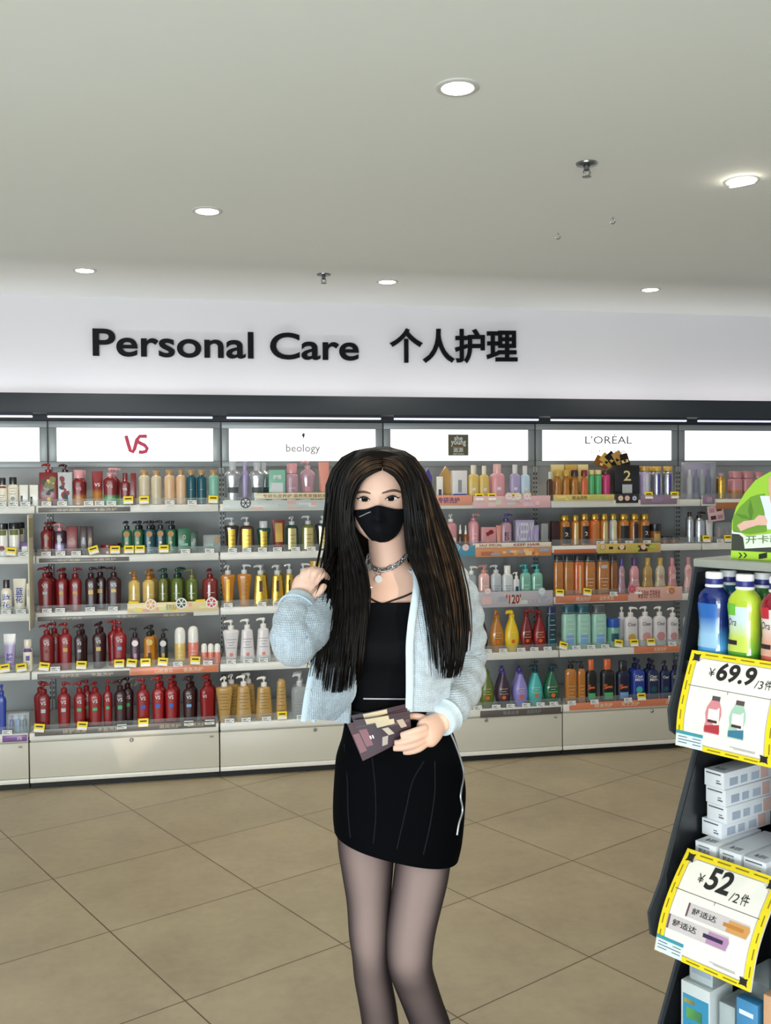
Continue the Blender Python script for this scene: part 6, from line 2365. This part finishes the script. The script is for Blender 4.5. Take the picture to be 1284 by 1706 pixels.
# eyes and brows --------------------------------------------------------------
M_EYEW = mat('ded8d4', .3, coat=.2, noise=.01)
M_IRIS = mat('120b08', .3, coat=.0, spec=.2, noise=.2, nscale=900)
M_LASH = mat('120c0a', .6)
M_BROW = mat('5a4234', .7, noise=.2, nscale=300)
for side, (uc, vc, hw, hh, ic, rot) in (('l', (606.5, 832.3, 9.6, 4.7, 607.5, .05)), ('r', (652.0, 831.0, 10.6, 5.0, 651.0, -.06))):
    def ep(x, y):      # unit almond to photo position
        return uc + hw * (x * math.cos(rot)) - hh * y * math.sin(rot), vc + hw * x * math.sin(rot) - hh * y
    top_c = [(x, (1 - x * x) ** .8) for x in [-1 + i / 10 for i in range(21)]]
    bot_c = [(x, -.72 * (1 - x * x) ** .9) for x in [-1 + i / 10 for i in range(21)]]
    rows = []
    for i in range(9):
        t = i / 8
        r_ = []
        for a, b_ in zip(top_c, bot_c):
            x, y = a[0], a[1] * (1 - t) + b_[1] * t
            u, v = ep(x, y)
            dome = max(0, 1 - x * x) * max(0, 1 - (2 * t - 1) ** 2)
            r_.append(on(BODY, u, v, .0004) - ray(u, v).normalized() * (.0016 * dome))
        rows.append(r_)
    eb = G().sheet(rows)
    eye = eb.build('eye', M_EYEW, woman)
    g = G()
    n = 22
    ctr = ep((ic - uc) / hw, .12)
    pts = []
    for j in range(n):
        q = 2 * PI * j / n
        u, v = ctr[0] + 5.5 * math.cos(q), ctr[1] - 5.5 * math.sin(q)
        x = (u - uc) / hw
        vt, vb = ep(x, (1 - min(1, x * x)) ** .8)[1], ep(x, -.72 * (1 - min(1, x * x)) ** .9)[1]
        v = min(max(v, vt), vb)
        pts.append(on(BODY, u, v, .0004) - ray(u, v).normalized() * .0021)
    g.add(pts + [sum(pts, Vector()) / n - FWD * .0006], [(j, (j + 1) % n, n) for j in range(n)])
    ir = g.build('iris', M_IRIS, eye)
    u, v = ctr[0] - 1.6, ctr[1] - 1.8
    p = on(BODY, u, v, .0004) - ray(u, v).normalized() * .0030
    G().lathe([(.0004, -.0006), (.0009, 0), (.0004, .0006)], 8).merge(G()).build('catchlight', mat('e8e8e8', .2), eye).location = p
    # lash line and crease
    g = G()
    L1 = [on(BODY, *ep(x, y), .0012) - FWD * .001 for x, y in [(-1.06, -.05)] + top_c[1:-1] + [(1.06, -.02)]]
    g.tube(L1, [.0008 + .0014 * math.sin(PI * i / (len(L1) - 1)) for i in range(len(L1))], 6)
    s_ = 1 if side == 'r' else -1
    wing = [on(BODY, *ep(s_ * .92, .30), .0014), on(BODY, *ep(s_ * 1.15, .28), .0014), on(BODY, *ep(s_ * 1.32, .50), .0014)]
    g.tube(wing, [.0012, .0009, .0003], 6)
    g.build('eyelashes', M_LASH, woman)
    g = G()
    L2 = [on(BODY, *ep(x * 1.02, y - .05), .0006) for x, y in bot_c]
    g.tube(L2, .0004, 5)
    g.build('lower_lid', mat('8a6250', .6), woman)
    g = G()
    L3 = [on(BODY, *ep(x * 1.04, y * 1.0 + .55), .0002) for x, y in top_c[2:-2]]
    g.tube(L3, .0005, 5)
    g.build('lid_crease', mat('a97f6c', .6), woman)
for pts in ([(592, 822.0), (598, 820.2), (605, 819.4), (611, 820.2), (617, 822.0)], [(636, 821.8), (643, 819.5), (652, 817.4), (660, 817.6), (668, 820.5)]):
    g = G()
    C = catmull([on(BODY, u, v, .0006) for u, v in pts], 18)
    outer_first = pts[0][0] < 610
    g.tube(C, [(.0010 + .0023 * math.sin(PI * min(1, (.12 + .80 * (i / 17 if outer_first else 1 - i / 17))))) for i in range(18)], 6, flat=(.5, 1))
    g.build('eyebrow', M_BROW, woman)

# necklace --------------------------------------------------------------------
M_SILVER = mat('c4c6c8', .2, metal=.95)
path = catmull([on(BODY, u, v, .0045) for u, v in ((611, 926), (613, 938), (620, 946), (632, 950.5), (645, 949), (657, 943), (667, 935), (673, 926))], 28)
g = G()
for i in range(len(path) - 1):
    a, b_ = path[i], path[i + 1]
    t = (b_ - a).normalized()
    side_ = t.cross(FWD).normalized()
    nrm = side_ if i % 2 else (side_ * .5 + FWD * .5).normalized()
    c = (a + b_) / 2
    g.tube([c + t * (0.0078 * math.cos(q)) + nrm * (.0046 * math.sin(q)) for q in [2 * PI * k / 12 for k in range(13)]], .0013, 6, caps=False)
nk = g.build('chain_necklace', M_SILVER, woman)
g = G().tube(catmull([on(BODY, u, v, .002) for u, v in ((617, 938), (622, 950), (630, 960), (638, 951), (650, 940))], 24), .0007, 5)
g.build('fine_chain', M_SILVER, woman)
c = on(BODY, 630.5, 966, .004)
g = G().merge(G().lathe([(.0005, -.002), (.0085, -.002), (.0095, 0), (.0085, .002), (.0005, .002)], 20), Matrix.Translation(c) @ Matrix.Rotation(PI / 2, 4, 'X'))
g.build('pendant', mat('e2e4e6', .2, metal=.6), woman, label='round silver pendant')
g = G()
c = on(BODY, 612, 980, .004)
g.prism([((.012 if k % 2 == 0 else .0045) * math.sin(k * PI / 4), (.012 if k % 2 == 0 else .0045) * math.cos(k * PI / 4)) for k in range(8)], lambda x, z, t: c + RGT * x + UP * z - FWD * t, 0, .0015)
g.build('star_pendant', M_SILVER, woman)

# hair --------------------------------------------------------------------------
def hair_mat(name, c1, c2):
    m, nt, b = _nt(name)
    N, L = nt.nodes, nt.links
    tc = N.new('ShaderNodeTexCoord')
    nz = N.new('ShaderNodeTexNoise')
    nz.inputs['Scale'].default_value = 35
    nz.inputs['Detail'].default_value = 4
    L.new(tc.outputs['Object'], nz.inputs['Vector'])
    cr = N.new('ShaderNodeValToRGB')
    cr.color_ramp.elements[0].position = .35
    cr.color_ramp.elements[1].position = .75
    cr.color_ramp.elements[0].color = hexc(c1) + (1,)
    cr.color_ramp.elements[1].color = hexc(c2) + (1,)
    L.new(nz.outputs['Fac'], cr.inputs[0])
    L.new(cr.outputs[0], b.inputs['Base Color'])
    b.inputs['Roughness'].default_value = .42
    b.inputs['Anisotropic'].default_value = .6
    b.inputs['Specular IOR Level'].default_value = .14
    return m


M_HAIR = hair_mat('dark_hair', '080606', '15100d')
M_HAIR_SUNLIT = hair_mat('sunlit_hair', '20140d', '4e3824')  # same dark hair, with the sunlight on it put into the colour
rnd = random.Random(5)


def build_guides(gs, n=16):
    return [catmull([P3(*p) for p in gg], n) for gg in gs]


def guide_at(gs, s):
    s = min(max(s, 0), len(gs) - 1.0001)
    k = int(s)
    t = s - k
    a, b, c, d = gs[max(k - 1, 0)], gs[k], gs[k + 1], gs[min(k + 2, len(gs) - 1)]
    return [0.5 * ((2 * q) + (r - p) * t + (2 * p - 5 * q + 4 * r - w) * t * t + (3 * q - p - 3 * r + w) * t ** 3) for p, q, r, w in zip(a, b, c, d)]


def strands(g, gs, count, s0, s1, rad=.0042, back=.0, jit=.006, tail=(0.86, 1.0), wave=.004):
    for i in range(count):
        s = s0 + (s1 - s0) * (i + rnd.random()) / count
        C = guide_at(gs, s)
        n = len(C)
        cut = rnd.uniform(*tail)
        ph, am = rnd.uniform(0, 6), rnd.uniform(.2, 1) * wave
        ox, oy = rnd.gauss(0, jit), rnd.uniform(0, 1) * back - .004 * rnd.random()
        m = max(5, int(n * cut))
        pts = []
        for k in range(m):
            t = k / (n - 1)
            e = min(1, t * 3)
            pts.append(C[k] + RGT * (ox * e + am * math.sin(ph + 7 * t) * e) + FWD * (oy * e + .4 * am * math.cos(ph + 5 * t)) )
        r0 = rad * rnd.uniform(.6, 1.25)
        g.tube(pts, [r0 * (.5 + .5 * min(1, k / 3)) * (1 if k < m * .6 else max(.06, 1 - ((k - m * .6) / (m * .4)) ** 1.5)) for k in range(m)], 5, flat=(.6, 1))


def slab(g, gs, s0, s1, ns, k0, back, thick, k1):
    """solid lock of hair under the strands"""
    cols = [guide_at(gs, s0 + (s1 - s0) * i / ns)[k0:k1] for i in range(ns + 1)]
    rows = []
    for k in range(len(cols[0])):
        f = k / (len(cols[0]) - 1)
        th = thick * (1 - .7 * f)
        a = [c[k] + FWD * back for c in cols]
        rows.append(a + [p + FWD * th for p in reversed(a)])
    g.loft(rows)


LG = build_guides([
    [(634, 751, -.070), (622, 762, -.094), (606, 776, -.104), (592, 797, -.100), (584, 822, -.088), (582, 852, -.082), (586, 890, -.082), (600, 932, -.090), (610, 980, -.122), (608, 1040, -.148), (602, 1110, -.150), (594, 1195, -.138)],
    [(634, 750, -.050), (617, 757, -.072), (599, 769, -.084), (586, 792, -.082), (578, 822, -.074), (576, 856, -.072), (580, 900, -.078), (592, 945, -.100), (597, 1000, -.138), (594, 1060, -.158), (588, 1125, -.156), (582, 1200, -.148)],
    [(634, 748, -.030), (613, 753, -.044), (594, 764, -.052), (580, 788, -.052), (573, 822, -.048), (571, 862, -.052), (573, 908, -.068), (578, 960, -.106), (580, 1015, -.146), (576, 1075, -.164), (568, 1135, -.164), (562, 1205, -.158)],
    [(634, 747, -.010), (611, 750, -.016), (591, 761, -.018), (576, 786, -.018), (570, 822, -.016), (567, 866, -.024), (566, 916, -.050), (564, 970, -.098), (560, 1025, -.146), (553, 1080, -.170), (546, 1135, -.176), (540, 1185, -.180)],
    [(634, 746, .010), (610, 749, .010), (589, 759, .014), (574, 785, .018), (568, 822, .018), (565, 868, .006), (560, 920, -.030), (550, 970, -.090), (538, 1012, -.150), (528, 1052, -.180), (521, 1090, -.200), (517, 1130, -.205)],
])
RG = build_guides([
    [(638, 751, -.070), (648, 761, -.094), (659, 776, -.104), (668, 797, -.098), (675, 822, -.088), (678, 852, -.082), (679, 890, -.084), (681, 925, -.092), (695, 955, -.110), (707, 1000, -.140), (716, 1070, -.166), (722, 1180, -.160)],
    [(638, 750, -.050), (652, 757, -.072), (668, 769, -.084), (680, 792, -.080), (688, 822, -.072), (693, 856, -.070), (698, 898, -.078), (708, 940, -.096), (720, 985, -.130), (730, 1040, -.160), (738, 1105, -.168), (737, 1185, -.162)],
    [(638, 748, -.030), (656, 753, -.044), (674, 764, -.052), (689, 788, -.050), (700, 822, -.046), (710, 862, -.050), (722, 906, -.064), (736, 954, -.092), (748, 1006, -.126), (753, 1060, -.146), (750, 1115, -.152), (741, 1172, -.150)],
    [(638, 747, -.010), (658, 750, -.016), (678, 761, -.018), (695, 786, -.018), (710, 822, -.016), (724, 864, -.022), (740, 910, -.040), (755, 960, -.070), (765, 1012, -.098), (767, 1062, -.116), (762, 1112, -.126), (750, 1160, -.130)],
    [(638, 746, .010), (660, 749, .010), (681, 759, .014), (699, 785, .018), (716, 822, .018), (734, 868, .008), (753, 916, -.012), (768, 964, -.038), (776, 1014, -.064), (778, 1060, -.082), (771, 1102, -.096), (758, 1142, -.106)],
])
BG = build_guides([
    [(636, 746, .030), (608, 752, .070), (580, 784, .096), (568, 830, .100), (566, 890, .096), (560, 950, .110), (556, 1010, .140), (560, 1070, .160), (570, 1120, .165)],
    [(636, 746, .040), (634, 752, .090), (634, 790, .124), (634, 840, .128), (634, 895, .116), (636, 955, .122), (640, 1020, .150), (644, 1080, .170), (646, 1140, .175)],
    [(636, 746, .030), (664, 752, .070), (692, 784, .096), (712, 830, .100), (726, 890, .096), (742, 950, .110), (752, 1010, .140), (752, 1070, .160), (742, 1120, .165)],
])
hg = G()
slab(hg, LG, 0.25, 3.9, 28, 0, .008, .014, 12)
slab(hg, RG, 0.25, 3.9, 28, 0, .008, .014, 13)
slab(hg, BG, 0, 2, 14, 0, 0, .012, 15)
# crown under the strands
crown = [(745, 634, 6, .030, .01), (748, 634, 26, .066, .006), (756, 634, 43, .092, .004), (768, 634, 54, .104, .003), (779, 634, 58, .106, .003), (787, 634, 60, .100, .010), (797, 635, 61, .094, .022), (808, 635, 62, .098, .032), (830, 636, 63, .096, .038), (850, 637, 63, .080, .058), (880, 639, 64, .060, .082), (910, 641, 66, .048, .092), (950, 645, 72, .040, .098)]
cw_ = G().loft(rings([(r[0] + (7 if 760 < r[0] < 812 else 0),) + tuple(r[1:]) for r in crown], 4, N=48))
hd_c = P3(634, 785, .0)
for p in cw_.v:          # rounded hairline: the middle of the front edge sits higher
    q_ = p - hd_c
    if q_.dot(FWD) < 0 and q_.z < .03:
        p.z += .020 * max(0, 1 - (q_.dot(RGT) / .062) ** 2) * min(1, -q_.dot(FWD) / .06)
hg.merge(cw_)
strands(hg, LG, 420, 0.1, 4, .0030, .008, .004, (.72, 1))
strands(hg, RG, 400, 0.1, 4, .0030, .008, .004, (.72, 1))
strands(hg, BG, 90, 0, 2, .006, -.01)
strands(hg, LG, 60, 2.6, 4.2, .0024, .0, .016, (.9, 1), .010)
strands(hg, LG, 40, .5, 3.6, .0022, .0, .010, (.97, 1), .006)
strands(hg, RG, 40, .5, 3.4, .0022, .0, .010, (.97, 1), .006)
LF = build_guides([
    [(636, 783, -.114), (622, 788, -.114), (606, 797, -.110), (594, 813, -.102), (585, 842, -.092), (583, 885, -.088), (596, 935, -.096), (605, 990, -.126)],
    [(636, 771, -.112), (618, 774, -.112), (599, 786, -.106), (586, 808, -.097), (579, 842, -.086), (578, 888, -.084), (589, 945, -.104), (596, 1002, -.142)],
    [(636, 759, -.094), (612, 763, -.096), (592, 778, -.090), (579, 804, -.082), (573, 842, -.072), (573, 892, -.072), (577, 950, -.104), (580, 1010, -.148)],
    [(636, 750, -.060), (610, 754, -.062), (589, 768, -.058), (576, 798, -.052), (570, 842, -.046), (569, 894, -.054), (565, 950, -.090), (561, 1012, -.142)]])
RF = build_guides([
    [(638, 783, -.114), (650, 788, -.114), (662, 798, -.108), (671, 815, -.100), (677, 844, -.092), (679, 886, -.088), (682, 930, -.096), (697, 962, -.116)],
    [(638, 771, -.112), (654, 774, -.112), (669, 786, -.104), (680, 808, -.094), (686, 842, -.084), (692, 888, -.082), (704, 935, -.098), (720, 988, -.134)],
    [(638, 759, -.094), (660, 763, -.096), (678, 778, -.088), (691, 804, -.080), (699, 842, -.070), (710, 892, -.070), (724, 938, -.086), (741, 988, -.116)],
    [(638, 750, -.060), (661, 754, -.062), (681, 768, -.056), (696, 798, -.050), (708, 842, -.044), (722, 892, -.050), (738, 938, -.066), (756, 988, -.092)]])
strands(hg, LF, 190, 0, 3, .0024, .004, .002, (.6, 1), .003)
strands(hg, RF, 190, 0, 3, .0024, .004, .002, (.6, 1), .003)
hair = hg.build('hair', M_HAIR, woman, sharp=180)
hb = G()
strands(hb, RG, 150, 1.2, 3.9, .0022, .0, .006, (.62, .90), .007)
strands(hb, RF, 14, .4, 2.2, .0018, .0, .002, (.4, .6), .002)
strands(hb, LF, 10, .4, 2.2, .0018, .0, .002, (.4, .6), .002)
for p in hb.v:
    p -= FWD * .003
hb.build('sunlit_strands', M_HAIR_SUNLIT, hair, sharp=180, label='sun-browned strands over her shoulder')
# loose strands flicked out by the raised hand
hw_ = G()
for i in range(46):
    t = rnd.random()
    a = P3(566 - 6 * t, 905 + 70 * t, -.05 - .05 * t)
    tip = P3(rnd.uniform(512, 545), rnd.uniform(950, 1015) + 65 * t, -.11 - rnd.random() * .05)
    mid = (a + tip) / 2 + UP * rnd.uniform(.0, .03)
    hw_.tube(catmull([a, mid, tip], 8), [.0026 * (1 - .9 * k / 7) for k in range(8)], 5, flat=(.6, 1))
hw_.build('loose_strands', M_HAIR, hair, sharp=180)

# leaflets -----------------------------------------------------------------------
SHEETS = [((585, 1192), (680, 1172), (683, 1223), (606, 1262), -.158, '2e1c26', 'rearmost leaflet of the fan in her hand, dark plum print'),
          ((578, 1206), (678, 1180), (683, 1227), (604, 1268), -.164, '3a1822', 'middle leaflet of the fan in her hand, wine print'),
          ((588, 1200), (682, 1184), (686, 1227), (614, 1256), -.170, '33202a', 'front leaflet of the fan in her hand, beige figures on plum')]
for si, (a, b_, c, d, dy, col, lab) in enumerate(SHEETS):
    q = [P3(a[0], a[1], dy - .006), P3(b_[0], b_[1], dy + .004), P3(c[0], c[1], dy), P3(d[0], d[1], dy - .012)]
    org = sum(q, Vector()) / 4

    def fp(x, y, e=0.0):
        p = (q[0] * (1 - x) + q[1] * x) * (1 - y) + (q[3] * (1 - x) + q[2] * x) * y
        return p - org - FWD * (e + .004 * math.sin(PI * x))
    t = thing('leaflet', lab, 'leaflet', BASE + org, 0, 'leaflets held in her hand')
    bo = G().sheet([[fp(i / 10, j / 6) for i in range(11)] for j in range(7)], .0008).build('sheet', mat(col, .4, noise=.35, nscale=18, spec=.25), t)
    pr = lambda x0, x1, y0, y1, cl, e=.0012, sk=0.0: G().sheet([[fp(x + sk * (y - y0), y, e) for x in [x0 + (x1 - x0) * k / 5 for k in range(6)]] for y in [y0 + (y1 - y0) * k / 4 for k in range(5)]]).build('printed_shape', mat(cl, .4, noise=.15, nscale=30), bo)
    pr(.20, .62, .02, .18, 'b7a582')
    pr(.02, .17, .30, .80, '6a2232')
    if si == 2:
        pr(.0, 1.0, .19, .21, '2c2026')
        pr(.36, .70, .16, .34, 'b3a488', .0014)
        pr(.44, .56, .40, .66, 'a89a8c', .0014, .35)
        pr(.40, .52, .66, .92, 'a3948a', .0014, -.25)
        pr(.74, .86, .24, .55, 'a08f80', .0014, .2)
        pr(.16, .19, .52, .62, 'd8d0cc', .0014)
        pr(.21, .24, .52, .62, 'd8d0cc', .0014)
        pr(.60, .98, .30, .40, '3a2228', .0013)
